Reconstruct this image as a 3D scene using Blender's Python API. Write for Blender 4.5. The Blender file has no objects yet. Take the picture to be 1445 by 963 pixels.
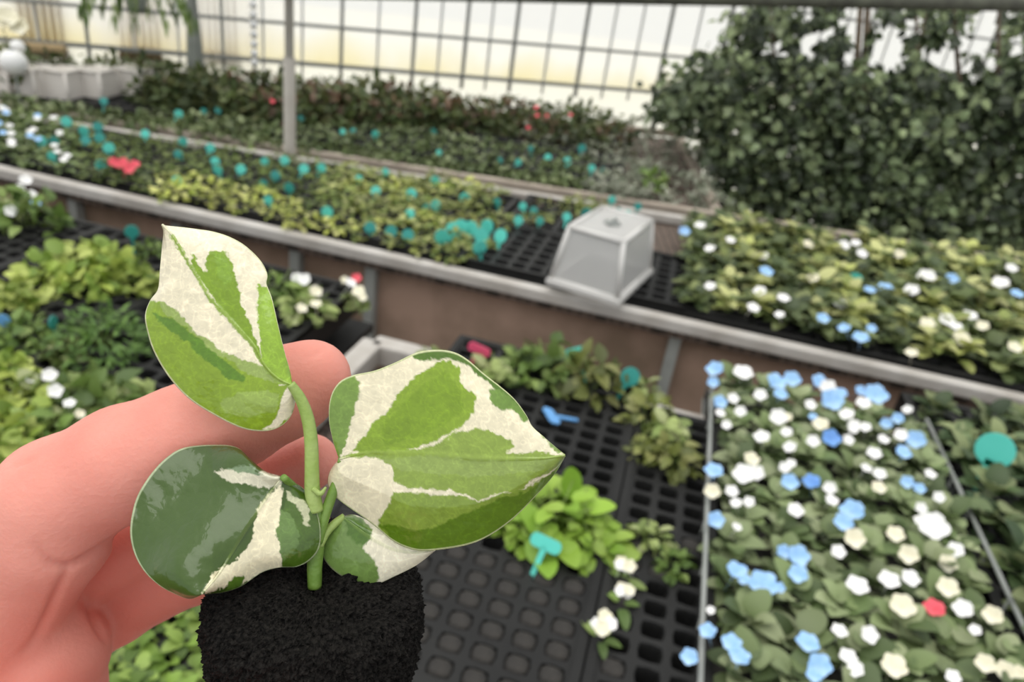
import bpy, bmesh, math, random
import numpy as np
from mathutils import Vector, Matrix, noise
C = bpy.context.scene
COL = C.collection
rng = np.random.default_rng(7)
random.seed(7)

# ---------------------------------------------------------------- camera
F, CX, CY = 1043.0, 722.5, 481.5
PITCH, ROLL, H = math.radians(27.0), math.radians(8.5), 1.40
FW = np.array([0, math.cos(PITCH), -math.sin(PITCH)])
_up = np.array([0, math.sin(PITCH), math.cos(PITCH)])
_rt = np.array([1.0, 0, 0])
RT = math.cos(ROLL) * _rt + math.sin(ROLL) * _up
DN = math.sin(ROLL) * _rt - math.cos(ROLL) * _up
EYE = np.array([0, 0, H])
cam = bpy.data.cameras.new('camera')
cam_ob = bpy.data.objects.new('camera', cam)
COL.objects.link(cam_ob)
cam_ob.matrix_world = Matrix(((RT[0], -DN[0], -FW[0], EYE[0]), (RT[1], -DN[1], -FW[1], EYE[1]),
                              (RT[2], -DN[2], -FW[2], EYE[2]), (0, 0, 0, 1)))
cam.sensor_width = 36.0
cam.lens = 36.0 * F / 1445.0
cam.clip_start = 0.01
cam.dof.use_dof = True
cam.dof.focus_distance = 0.121
cam.dof.aperture_fstop = 25.0
C.camera = cam_ob

# ---------------------------------------------------------------- sky and light
wd = bpy.data.worlds.new('overcast_sky'); C.world = wd
wd.use_nodes = True
nt = wd.node_tree; nt.nodes.clear()
wo = nt.nodes.new('ShaderNodeOutputWorld'); bg = nt.nodes.new('ShaderNodeBackground')
tc = nt.nodes.new('ShaderNodeTexCoord'); sp = nt.nodes.new('ShaderNodeSeparateXYZ'); cr = nt.nodes.new('ShaderNodeValToRGB')
nt.links.new(tc.outputs['Generated'], sp.inputs[0]); nt.links.new(sp.outputs['Z'], cr.inputs[0])
cr.color_ramp.elements[0].position = 0.0; cr.color_ramp.elements[0].color = (0.92, 0.95, 1.0, 1)
cr.color_ramp.elements[1].position = 0.8; cr.color_ramp.elements[1].color = (1.0, 1.0, 0.985, 1)
nt.links.new(cr.outputs[0], bg.inputs[0]); bg.inputs[1].default_value = 0.9
nt.links.new(bg.outputs[0], wo.inputs[0])
sun = bpy.data.lights.new('veiled_sun', 'SUN'); sun.energy = 1.8; sun.angle = math.radians(60)
sun_ob = bpy.data.objects.new('veiled_sun', sun); COL.objects.link(sun_ob)
sun_ob.rotation_euler = (math.radians(6), math.radians(-14), 0)
sun.color = (1.0, 0.98, 0.94)
C.view_settings.view_transform = 'Standard'
C.view_settings.look = 'None'
C.view_settings.gamma = 1.0
C.view_settings.use_curve_mapping = False
C.view_settings.exposure = 0.0

# ---------------------------------------------------------------- helpers
def ray(x, y): return FW + RT * ((x - CX) / F) + DN * ((y - CY) / F)
def at(x, y, z):
    d = ray(x, y); return EYE + d * ((z - H) / d[2])
def atd(x, y, d): return EYE + ray(x, y) * d
def proj(p):
    v = np.asarray(p) - EYE; d = v @ FW
    return (CX + F * (v @ RT) / d, CY + F * (v @ DN) / d)
def lin(r, g, b):
    f = lambda c: (c / 255 / 12.92) if c / 255 <= 0.04045 else ((c / 255 + 0.055) / 1.055) ** 2.4
    return (f(r), f(g), f(b))
def link(o, parent=None):
    COL.objects.link(o)
    if parent is not None: o.parent = parent
    return o
def mesh(name, V, Fc, col=None, smooth=True):
    me = bpy.data.meshes.new(name)
    me.from_pydata([tuple(v) for v in np.asarray(V, dtype=float)], [], [tuple(int(i) for i in f) for f in Fc])
    if col is not None:
        a = me.color_attributes.new('tint', 'FLOAT_COLOR', 'POINT')
        c = np.ones((len(V), 4), dtype=np.float32); c[:, :3] = col
        a.data.foreach_set('color', c.ravel())
    if smooth: me.polygons.foreach_set('use_smooth', [True] * len(me.polygons))
    me.update()
    return me
def obj(name, me, mat=None, parent=None, loc=None, rz=0.0):
    o = bpy.data.objects.new(name, me)
    if mat is not None and not me.materials: me.materials.append(mat)
    link(o, parent)
    if loc is not None: o.location = tuple(loc)
    if rz: o.rotation_euler = (0, 0, rz)
    return o
def tag(o, label, cat, group=None, kind=None):
    o['label'] = label; o['category'] = cat
    if group: o['group'] = group
    if kind: o['kind'] = kind
    return o
def empty(name, loc, rz=0.0):
    o = bpy.data.objects.new(name, None); link(o); o.location = tuple(loc); o.rotation_euler = (0, 0, rz)
    o.empty_display_size = 0.05
    return o
def structure(o):
    o['kind'] = 'structure'; return o

class MB:
    """collects boxes, tubes and loose faces into one mesh"""
    def __init__(s): s.V = []; s.F = []
    def add(s, V, Fc):
        b = len(s.V); s.V += [tuple(v) for v in V]; s.F += [tuple(i + b for i in f) for f in Fc]
    def box(s, c, ex, ey, ez):
        c, ex, ey, ez = map(np.asarray, (c, ex, ey, ez))
        V = [c + a * ex + b * ey + d * ez for a in (-.5, .5) for b in (-.5, .5) for d in (-.5, .5)]
        s.add(V, [(0, 1, 3, 2), (4, 6, 7, 5), (0, 4, 5, 1), (2, 3, 7, 6), (0, 2, 6, 4), (1, 5, 7, 3)])
    def bar(s, a, b, w, h, up=(0, 0, 1)):
        a, b = np.asarray(a, float), np.asarray(b, float); d = b - a; u = np.asarray(up, float)
        sd = np.cross(d, u); sd /= np.linalg.norm(sd); u2 = np.cross(sd, d); u2 /= np.linalg.norm(u2)
        s.box((a + b) / 2, d, sd * w, u2 * h)
    def tube(s, pts, rad, n=10, cap=True):
        P = [np.asarray(p, float) for p in pts]
        rad = [rad] * len(P) if np.isscalar(rad) else rad
        base = len(s.V); ref = None
        for i, p in enumerate(P):
            d = (P[min(i + 1, len(P) - 1)] - P[max(i - 1, 0)]); d /= np.linalg.norm(d)
            if ref is None: ref = np.array([0, 0, 1.0]) if abs(d[2]) < .9 else np.array([1.0, 0, 0])
            a = np.cross(d, ref); a /= np.linalg.norm(a); b = np.cross(a, d); ref = b
            for k in range(n):
                t = 2 * math.pi * k / n
                s.V.append(tuple(p + rad[i] * (math.cos(t) * a + math.sin(t) * b)))
        for i in range(len(P) - 1):
            for k in range(n):
                q = base + i * n
                s.F.append((q + k, q + (k + 1) % n, q + n + (k + 1) % n, q + n + k))
        if cap:
            s.F.append(tuple(base + k for k in range(n))[::-1])
            s.F.append(tuple(base + (len(P) - 1) * n + k for k in range(n)))
    def build(s, name, mat, parent=None, smooth=False, bevel=0.0):
        o = obj(name, mesh(name, s.V, s.F, smooth=smooth), mat, parent)
        if bevel:
            m = o.modifiers.new('bevel', 'BEVEL'); m.width = bevel; m.segments = 2; m.limit_method = 'ANGLE'
        return o

# ---------------------------------------------------------------- materials
def mat(name, col, rough=0.6, noise_scale=0, col2=None, bump=0.0, bump_scale=None, metallic=0.0, coat=0.0, spec=0.5):
    m = bpy.data.materials.new(name); m.use_nodes = True
    n = m.node_tree; b = n.nodes['Principled BSDF']
    b.inputs['Base Color'].default_value = (*col, 1); b.inputs['Roughness'].default_value = rough
    b.inputs['Metallic'].default_value = metallic; b.inputs['Coat Weight'].default_value = coat
    b.inputs['Specular IOR Level'].default_value = spec
    t = n.nodes.new('ShaderNodeTexCoord')
    if noise_scale:
        x = n.nodes.new('ShaderNodeTexNoise'); x.inputs['Scale'].default_value = noise_scale; x.inputs['Detail'].default_value = 6
        r = n.nodes.new('ShaderNodeValToRGB'); r.color_ramp.elements[0].position = .35; r.color_ramp.elements[1].position = .68
        r.color_ramp.elements[0].color = (*col, 1); r.color_ramp.elements[1].color = (*(col2 or col), 1)
        n.links.new(t.outputs['Object'], x.inputs['Vector']); n.links.new(x.outputs[0], r.inputs[0]); n.links.new(r.outputs[0], b.inputs['Base Color'])
    if bump:
        x = n.nodes.new('ShaderNodeTexNoise'); x.inputs['Scale'].default_value = bump_scale or noise_scale; x.inputs['Detail'].default_value = 5
        bp = n.nodes.new('ShaderNodeBump'); bp.inputs['Strength'].default_value = bump; bp.inputs['Distance'].default_value = 0.002
        n.links.new(t.outputs['Object'], x.inputs['Vector']); n.links.new(x.outputs[0], bp.inputs['Height']); n.links.new(bp.outputs[0], b.inputs['Normal'])
    return m
def leaf_mat(name, rough=0.5, trans=0.2, var=0.25):
    m = bpy.data.materials.new(name); m.use_nodes = True
    n = m.node_tree; b = n.nodes['Principled BSDF']; out = n.nodes['Material Output']
    a = n.nodes.new('ShaderNodeVertexColor'); a.layer_name = 'tint'
    oi = n.nodes.new('ShaderNodeObjectInfo'); mp = n.nodes.new('ShaderNodeMapRange')
    mp.inputs['To Min'].default_value = 1 - var; mp.inputs['To Max'].default_value = 1 + var
    mx = n.nodes.new('ShaderNodeVectorMath'); mx.operation = 'SCALE'
    n.links.new(oi.outputs['Random'], mp.inputs[0]); n.links.new(a.outputs[0], mx.inputs[0]); n.links.new(mp.outputs[0], mx.inputs['Scale'])
    n.links.new(mx.outputs[0], b.inputs['Base Color']); b.inputs['Roughness'].default_value = rough
    b.inputs['Specular IOR Level'].default_value = 0.4
    tr = n.nodes.new('ShaderNodeBsdfTranslucent'); ms = n.nodes.new('ShaderNodeMixShader'); ms.inputs[0].default_value = trans
    n.links.new(mx.outputs[0], tr.inputs[0]); n.links.new(b.outputs[0], ms.inputs[1]); n.links.new(tr.outputs[0], ms.inputs[2])
    n.links.new(ms.outputs[0], out.inputs[0])
    return m
M = {}
M['black'] = mat('black_tray_plastic', lin(26, 26, 26), 0.55, 9, lin(38, 38, 37), spec=.3)
M['soil'] = mat('damp_potting_soil', lin(44, 42, 40), 0.85, 90, lin(58, 55, 51), .6, 160)
M['ground'] = mat('brown_soil', lin(96, 82, 70), 0.95, 5, lin(112, 98, 84), .5, 30)
M['infill'] = mat('brown_soil_stand_in', lin(132, 112, 94), 0.95, 7, lin(178, 150, 132), .4, 60)  # for the upright stand-in for soil under the middle bench
M['rail'] = mat('weathered_grey_rail', lin(178, 172, 164), 0.6, 14, lin(204, 200, 194), .2, 50)
M['railwood'] = mat('weathered_wood_rail', lin(160, 148, 134), 0.75, 11, lin(184, 172, 158), .3, 40)
M['leg'] = mat('galvanised_leg', lin(142, 146, 142), 0.5, 12, lin(165, 168, 164))
M['post'] = mat('painted_steel_post', lin(158, 152, 142), 0.55, 8, lin(176, 171, 162))
M['mull'] = mat('grey_glazing_bar', lin(196, 198, 196), 0.6)
M['mulldark'] = mat('dark_glazing_bar', lin(136, 138, 134), 0.6)
M['beam'] = mat('mossy_dark_beam', lin(74, 74, 66), 0.85, 18, lin(100, 102, 88), .5, 60)
M['green'] = leaf_mat('leaf_green')
M['gloss'] = leaf_mat('leaf_hedge', .42, .12)
M['stem'] = mat('green_stem', lin(120, 140, 70), .5)
M['twig'] = mat('brown_twig', lin(70, 58, 46), .8, 30, lin(92, 78, 60))
M['teal'] = mat('teal_plastic', lin(84, 202, 186), .4, 30, lin(98, 212, 198))
M['tealdark'] = mat('dark_teal_plastic', lin(56, 156, 148), .4)
M['pink'] = mat('pink_plastic', lin(232, 88, 126), .4)
M['bluetag'] = mat('blue_plastic', lin(112, 172, 232), .4)
M['blue'] = mat('blue_petal', lin(140, 188, 238), .6, 60, lin(182, 218, 252))
M['bluedark'] = mat('deep_blue_petal', lin(96, 146, 216), .6, 60, lin(120, 170, 232))
M['white'] = mat('white_petal', lin(244, 243, 240), .6, 60, lin(250, 250, 248))
M['cream'] = mat('cream_petal', lin(232, 226, 196), .6, 60, lin(242, 238, 216))
M['red'] = mat('red_petal', lin(224, 74, 92), .6, 60, lin(236, 100, 110))
M['whiteplastic'] = mat('white_plastic', lin(214, 208, 200), .45, 9, lin(228, 224, 218))
M['ballwhite'] = mat('white_ball_plastic', lin(240, 240, 238), .4)
M['chairwood'] = mat('pale_painted_wood', lin(176, 152, 112), .7, 12, lin(196, 172, 132))
M['chairdark'] = mat('dark_chair_rail', lin(110, 92, 76), .7)
M['drape'] = mat('grey_folded_fabric', lin(128, 132, 126), .9, 20, lin(146, 150, 142))
M['lowwall'] = None
M['meshbench'] = None
def brick_grid():
    m = bpy.data.materials.new('wire_mesh_bench'); m.use_nodes = True
    n = m.node_tree; b = n.nodes['Principled BSDF']
    t = n.nodes.new('ShaderNodeTexCoord'); br = n.nodes.new('ShaderNodeTexBrick')
    br.offset = 0; br.inputs['Scale'].default_value = 1; br.inputs['Brick Width'].default_value = .022; br.inputs['Row Height'].default_value = .022
    br.inputs['Mortar Size'].default_value = .0024
    br.inputs['Color1'].default_value = (*lin(116, 100, 90), 1); br.inputs['Color2'].default_value = (*lin(106, 92, 82), 1)
    br.inputs['Mortar'].default_value = (*lin(66, 58, 52), 1)
    n.links.new(t.outputs['Object'], br.inputs['Vector']); n.links.new(br.outputs[0], b.inputs['Base Color']); b.inputs['Roughness'].default_value = .8
    return m
M['meshbench'] = brick_grid()
def frosted(name, low_tone):
    m = bpy.data.materials.new(name); m.use_nodes = True
    n = m.node_tree; n.nodes.remove(n.nodes['Principled BSDF']); out = n.nodes['Material Output']
    g = n.nodes.new('ShaderNodeNewGeometry'); s = n.nodes.new('ShaderNodeSeparateXYZ'); n.links.new(g.outputs['Position'], s.inputs[0])
    x = n.nodes.new('ShaderNodeTexNoise'); x.inputs['Scale'].default_value = 3.2; x.inputs['Detail'].default_value = 4
    mpg = n.nodes.new('ShaderNodeMapping'); mpg.inputs['Scale'].default_value = (1, 1, .55); n.links.new(g.outputs['Position'], mpg.inputs[0]); n.links.new(mpg.outputs[0], x.inputs[0])
    a = n.nodes.new('ShaderNodeMath'); a.operation = 'MULTIPLY_ADD'; a.inputs[1].default_value = .3; n.links.new(x.outputs[0], a.inputs[0]); n.links.new(s.outputs['Z'], a.inputs[2])
    r = n.nodes.new('ShaderNodeValToRGB'); mr = n.nodes.new('ShaderNodeMapRange'); mr.inputs[1].default_value = .95; mr.inputs[2].default_value = 1.26
    n.links.new(a.outputs[0], mr.inputs[0]); n.links.new(mr.outputs[0], r.inputs[0])
    e = r.color_ramp.elements
    e[0].position = 0.1; e[0].color = (*low_tone, 1); e[1].position = .75; e[1].color = (.97, .97, .96, 1)  # given colour low down, fading to near white higher up
    k = e.new(.35); k.color = (*[.5 * (p + q) for p, q in zip(low_tone, (.97, .96, .9))], 1)
    tl = n.nodes.new('ShaderNodeBsdfTranslucent'); tp = n.nodes.new('ShaderNodeBsdfTransparent')
    n.links.new(r.outputs[0], tl.inputs[0]); n.links.new(r.outputs[0], tp.inputs[0])
    ms = n.nodes.new('ShaderNodeMixShader'); ms.inputs[0].default_value = .5
    n.links.new(tl.outputs[0], ms.inputs[1]); n.links.new(tp.outputs[0], ms.inputs[2]); n.links.new(ms.outputs[0], out.inputs[0])
    return m
M['pane'] = frosted('frosted_polycarbonate', lin(246, 238, 204))
def clear_plastic(name, a, col):
    m = bpy.data.materials.new(name); m.use_nodes = True
    n = m.node_tree; b = n.nodes['Principled BSDF']; out = n.nodes['Material Output']
    b.inputs['Base Color'].default_value = (*col, 1); b.inputs['Roughness'].default_value = .25
    tp = n.nodes.new('ShaderNodeBsdfTransparent'); ms = n.nodes.new('ShaderNodeMixShader'); ms.inputs[0].default_value = a
    n.links.new(b.outputs[0], ms.inputs[1]); n.links.new(tp.outputs[0], ms.inputs[2]); n.links.new(ms.outputs[0], out.inputs[0])
    return m
M['dome'] = clear_plastic('clear_dome_plastic', .5, lin(226, 225, 222))
M['domeedge'] = clear_plastic('clear_dome_edge', .22, lin(232, 230, 226))
M['milky'] = clear_plastic('milky_dome_plastic', .12, lin(224, 218, 210))

# ---------------------------------------------------------------- frame of the benches
ZT = 0.80      # tray tops on the near benches
ZM = 0.812     # tray tops on the middle bench
ZR = 0.810     # tray tops on the rear bench
ANG = math.radians(-11.0)
EU = np.array([math.cos(ANG), math.sin(ANG), 0]); EV = np.array([-math.sin(ANG), math.cos(ANG), 0]); EZ = np.array([0, 0, 1.0])

# ---------------------------------------------------------------- structure
fl = MB(); fl.add([(-9, -4, 0), (9, -4, 0), (9, 14, 0), (-9, 14, 0)], [(0, 1, 2, 3)])
structure(fl.build('floor', M['ground']))
M['outside'] = mat('pale_bounce_ground', lin(236, 232, 214), .95, 2, lin(244, 240, 226))  # ground added outside the wall, near white to brighten the panes
WO = np.array([-0.906, 3.315, 0]); WD = np.array([math.cos(math.radians(25.8)), math.sin(math.radians(25.8)), 0]); WN = np.array([WD[1], -WD[0], 0])
def wp(s, z, off=0.0): return WO + WD * s + WN * off + EZ * z
og = MB(); og.add([wp(-9, .004, -.02), wp(-9, .004, -14), wp(12, .004, -14), wp(12, .004, -.02)], [(0, 1, 2, 3)]); structure(og.build('ground_outside', M['outside']))
w = MB(); w.box(wp(1.35, .45), WD * 7.5, WN * .006, EZ * .9); M['lowwall'] = frosted('white_lower_panel', (.97, .97, .94)); structure(w.build('wall_back', M['lowwall']))
MS = [-2.4, -1.9, -1.42, -.947, -.47, 0, .314, .55, .787, 1.14, 1.6, 1.95, 2.4, 2.9, 3.4, 3.9, 4.5, 5.1]
for i in range(len(MS) - 1):
    a, b = MS[i], MS[i + 1]
    p = MB(); p.box(wp((a + b) / 2, 1.62), WD * (b - a), WN * .006, EZ * 1.44)
    po = structure(p.build('window_%d' % (i + 1), M['pane']))
    m = MB(); m.box(wp(a, 1.6, .016), WD * .012, WN * .02, EZ * 1.5); m.build('mullion', M['mulldark'], po)
    m = MB()
    for q in ((.5,) if b - a < .4 else (.33, .66)): m.box(wp(a + (b - a) * q, 1.6, .008), WD * .008, WN * .012, EZ * 1.5)
    m.build('glazing_bar', M['mull'], po)
for k, (za, zb, hh) in enumerate([(1.022, 1.135, .011), (.905, .905, .014), (1.36, 1.36, .014)]):
    m = MB(); m.bar(wp(-2.4, za, .03), wp(5.1, zb, .03), .03, hh); structure(m.build('trim_%d' % (k + 2), M['mulldark']))
b = MB(); A, B = atd(700, -9, 2.0), atd(1600, 9, 2.25); b.tube([A + (B - A) * t for t in np.linspace(-.4, 1.3, 12)], .021, 12)
structure(b.build('trim_1', M['beam'], smooth=True))

# ---------------------------------------------------------------- plant primitives
TS = np.array([0, .08, .24, .46, .70, .89, 1.0]); WS = np.array([.06, .48, .88, 1.0, .74, .34, .03])
WROUND = np.array([.2, .66, .94, 1.0, .88, .58, .14]); WNARROW = np.array([.1, .45, .85, 1.0, .66, .3, .03])
def leaves(pos, d, n, L, W, cup=.18, bend=.25, ws=WS):
    """N cupped leaves -> (verts, faces); pos/d/n are N x 3, L/W are N"""
    pos, d, n = (np.asarray(a, float) for a in (pos, d, n)); N = len(pos)
    d = d / np.linalg.norm(d, axis=1, keepdims=True)
    s = np.cross(d, n); s /= np.linalg.norm(s, axis=1, keepdims=True) + 1e-9; n = np.cross(s, d)
    V = np.zeros((N, 7, 3, 3))
    for i in range(7):
        for j, e in enumerate((-1, 0, 1)):
            V[:, i, j] = pos + d * (L * TS[i])[:, None] + s * (W * .5 * ws[i] * e)[:, None] + n * (abs(e) * cup * W * ws[i] - bend * L * TS[i] ** 2)[:, None]
    fc = [(i * 3 + j, i * 3 + j + 1, i * 3 + j + 4, i * 3 + j + 3) for i in range(6) for j in range(2)]
    Fc = (np.arange(N)[:, None, None] * 21 + np.array(fc)[None]).reshape(-1, 4)
    return V.reshape(-1, 3), Fc
def tint(cols, N, jit=.18, per=21):
    c = np.array([cols[i] for i in rng.integers(0, len(cols), N)]) * (1 + rng.uniform(-jit, jit, (N, 1)))
    return np.repeat(c, per, axis=0)
def unit(a): return a / (np.linalg.norm(a, axis=-1, keepdims=True) + 1e-9)
def rosette(name, n, L, W, cols, h=.03, lo=10, hi=70, ws=WROUND, bend=.45, cup=.15):
    az = np.arange(n) * 2.4 + rng.uniform(-.3, .3, n); el = np.radians(np.linspace(hi, lo, n)) + rng.uniform(-.15, .15, n)
    d = np.stack([np.cos(az) * np.cos(el), np.sin(az) * np.cos(el), np.sin(el)], 1)
    nn = np.stack([-np.cos(az) * np.sin(el), -np.sin(az) * np.sin(el), np.cos(el)], 1)
    pos = np.stack([np.cos(az) * .25 * L, np.sin(az) * .25 * L, rng.uniform(0, h, n) + h * .3], 1)
    k = rng.uniform(.75, 1.15, n)
    V, Fc = leaves(pos, d, nn, L * k, W * k, cup, bend, ws)
    return mesh(name, V, Fc, tint(cols, n))
def bush(name, n, R, Hh, L, W, cols, ws=WROUND, up=.5, jit=.18, bend=.3):
    """leaves spread through a dome of radius R and height Hh"""
    az = rng.uniform(0, 2 * math.pi, n); ct = rng.uniform(0, 1, n); rr = rng.uniform(.45, 1, n) ** .6
    st = np.sqrt(1 - ct ** 2)
    o = np.stack([np.cos(az) * st, np.sin(az) * st, ct], 1)
    pos = o * rr[:, None] * np.array([R, R, Hh]); 
    d = unit(o * np.array([1, 1, .3]) + rng.normal(0, .5, (n, 3)) + np.array([0, 0, .1])); nn = unit(o + np.array([0, 0, up]) + rng.normal(0, .35, (n, 3)))
    k = rng.uniform(.7, 1.2, n)
    V, Fc = leaves(pos, d, nn, L * k, W * k, .15, bend, ws)
    return mesh(name, V, Fc, tint(cols, n, jit))
def stems_mesh(R, Hh, n=6, r=.0012):
    m = MB()
    for k in range(n):
        a = k * 2.4; q = np.array([math.cos(a) * R * .6, math.sin(a) * R * .6, Hh * .75])
        m.tube([(0, 0, -.02), tuple(q * .45 + np.array([0, 0, Hh * .12])), tuple(q)], [r * 1.3, r, r * .7], 5)
    return mesh('stems', m.V, m.F)
def flower_mesh(name, r, npet=5, ruff=.25, stem=.03):
    V, Fc = [], []
    for k in range(npet):
        a = 2 * math.pi * k / npet; c = np.array([math.cos(a), math.sin(a)]) * r * .5
        b = len(V); V.append((*(c * .9), r * .12)); 
        for j in range(10):
            t = 2 * math.pi * j / 10; rad = r * .56 * (1 + rng.uniform(-.1, .1))
            x, y = c[0] + rad * math.cos(t), c[1] + rad * math.sin(t)
            V.append((x, y, r * (.06 + .22 * (math.hypot(x, y) / r) ** 2) + rng.uniform(-1, 1) * ruff * r * .35))
        for j in range(10): Fc.append((b, b + 1 + j, b + 1 + (j + 1) % 10))
    m = MB(); m.add(V, Fc)
    m.tube([(0, 0, -stem), (0, 0, r * .1)], r * .07, 5)
    nf = len(m.F); m.add([(r * .17 * math.cos(a), r * .17 * math.sin(a), r * .17) for a in np.linspace(0, 2 * math.pi, 8, endpoint=False)] + [(0, 0, r * .24)], [(i, (i + 1) % 8, 8) for i in range(8)])
    me = mesh(name, m.V, m.F)
    me.polygons.foreach_set('material_index', [0] * nf + [1] * 8)
    return me
M['eye'] = mat('pale_yellow_eye', lin(226, 220, 150), .6)
FLW = [flower_mesh('flower', .01, 5, .3) for _ in range(3)]
FC = {}
def flower(kind, p, r, parent, tilt=.45, nm='flower'):
    """one bloom of radius r at world point p, a child of its plant"""
    key = (kind, int(rng.integers(0, 3)))
    if key not in FC:
        me = FLW[key[1]].copy(); me.materials.clear(); me.materials.append(M[kind]); me.materials.append(M['eye']); FC[key] = me
    o = bpy.data.objects.new(nm, FC[key]); link(o, parent)
    pl = np.asarray(parent.location); rz = parent.rotation_euler.z; d = np.asarray(p) - pl
    ps = parent.scale[0]
    d = np.array([d[0] * math.cos(rz) + d[1] * math.sin(rz), -d[0] * math.sin(rz) + d[1] * math.cos(rz), d[2]]) / ps
    o.location = tuple(d); s = r / .01 / ps; o.scale = (s, s, s)
    f = -ray(*proj(p)); f = f / np.linalg.norm(f)
    q = Vector((f[0] * .55 + rng.uniform(-.3, .3), f[1] * .55 + rng.uniform(-.3, .3), f[2] * .55 + .5)).to_track_quat('Z', 'Y').to_euler()
    o.rotation_euler = (q.x, q.y, q.z - rz)
    return o

# ---------------------------------------------------------------- benches
def bench(name, label, quad, ztop, nlegs, topmat, railmat, legmat, railh=.04, rails=(0, 1, 2, 3), railw=.03, infill=None, legin=.02, drop=.072):
    """quad: four ground points near-left, near-right, far-right, far-left"""
    q = [np.array([p[0], p[1], 0.0]) for p in quad]
    root = empty(name, (0, 0, 0)); tag(root, label, 'bench')
    m = MB(); V = [p + EZ * (ztop - drop) for p in q] + [p + EZ * (ztop - drop + .015) for p in q]
    m.add(V, [(3, 2, 1, 0), (4, 5, 6, 7), (0, 1, 5, 4), (1, 2, 6, 5), (2, 3, 7, 6), (3, 0, 4, 7)])
    m.build('bench_top', topmat, root)
    for k in rails:
        a, b = q[k], q[(k + 1) % 4]
        m = MB(); m.bar(a + EZ * (ztop - railh / 2 + .004), b + EZ * (ztop - railh / 2 + .004), railw, railh); m.build('edge_rail', railmat, root, bevel=.004)
    for k in (0, 2):
        a, b = q[k], q[(k + 1) % 4]
        inn = (q[(k + 3) % 4] - q[k]); inn /= np.linalg.norm(inn)
        for t in nlegs:
            p = a + (b - a) * t + inn * legin
            m = MB(); m.box(p + EZ * (ztop - .024) / 2, EU * .024, EV * .024, EZ * (ztop - .024)); m.build('leg', legmat, root)
    if infill:
        a, b = q[0], q[1]; inn = EV * .04
        m = MB(); m.box((a + b) / 2 + inn + EZ * (.05 + (ztop - .04)) / 2, (b - a), EV * .012, EZ * (ztop - .09)); m.build('soil_stand_in', infill, root)  # added upright panel in place of the soil below, so the brown stays bright
    return root
P = lambda x, y, z=ZT: at(x, y, z)[:2]
r1a, r1b = P(0, 237), P(1445, 562)
ext = lambda a, b, s, t: (a + (b - a) * s, a + (b - a) * t)
m0, m1 = ext(r1a, r1b, -.35, 1.35)
f0, f1 = np.array([-2.05, 2.17]), np.array([2.3, 2.10])
mid_legs = [(P(x, y)[0] - m0[0]) / (m1[0] - m0[0]) for x, y in ((95, 258), (247, 290), (417, 327), (525, 352), (963, 455), (1440, 560))]
bench('planting_bench', 'long middle bench with a grey edge rail and added brown skirt, carrying seedling trays', [m0, m1, f1, f0], ZT, mid_legs, M['meshbench'], M['rail'], M['leg'], railh=.026, infill=M['infill'], drop=.04)
r2a, r2b = P(0, 146), P(1445, 367)
b0, b1 = ext(r2a, r2b, -.3, 1.4); rbr = P(1015, 302)
bench('planting_bench', 'rear bench below the window wall with a weathered wooden edge rail', [b0, rbr, np.array([.62, 3.55]), np.array([-2.6, 2.62])], ZT, [.1, .3, .5, .7, .9], M['meshbench'], M['railwood'], M['leg'], railh=.03, rails=(0, 1, 2, 3), infill=None, drop=.05)
kr = empty('guard_rail', (0, 0, 0)); tag(kr, 'weathered wooden rail in front of the hedge, behind the primula bed', 'rail')
mm = MB(); mm.bar(np.array([*rbr, ZT - .011]), np.array([*b1, ZT - .011]), .03, .03); mm.build('rail_board', M['railwood'], kr, bevel=.004)
for t in (.05, .5, .95):
    q_ = rbr + (b1 - rbr) * t; mm = MB(); mm.box((q_[0], q_[1], (ZT - .03) / 2), EU * .024, EV * .024, EZ * (ZT - .03)); mm.build('leg', M['leg'], kr)
lb = P(530, 402)

lq = [lb - EU[:2] * 1.9 - EV[:2] * 1.15, lb - EV[:2] * 1.15, lb, lb - EU[:2] * 1.9]
bench('planting_bench', 'near left bench holding black cell trays of leafy plants', lq, ZT - .03, [.05, .5, .95], M['black'], M['rail'], M['leg'], rails=(0,))
cb = P(520, 458)
rq = [cb - EV[:2] * .85 + EU[:2] * .012, cb + EU[:2] * 1.75 - EV[:2] * .85, cb + EU[:2] * 1.75, cb + EU[:2] * .012]
bench('planting_bench', 'near right bench of wire mesh in a pale frame, under the pansy tray', rq, ZT - .03, [.04, .5, .95], M['meshbench'], M['rail'], M['leg'], rails=(0, 1, 2, 3), railw=.04)
# steel support post rising between middle and rear bench
pb = at(409, 222, ZT); pt = empty('support_post', (pb[0], pb[1], 0)); tag(pt, 'tall grey steel support post rising between the middle and rear benches', 'post')
m = MB(); m.tube([(0, 0, 0), (0, 0, 2.6)], .0125, 12); m.build('post_tube', M['post'], pt, smooth=True)
m = MB(); m.tube([(0, 0, 0), (0, 0, 1.08)], .017, 12); m.build('post_sleeve', M['post'], pt, smooth=True)

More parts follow.
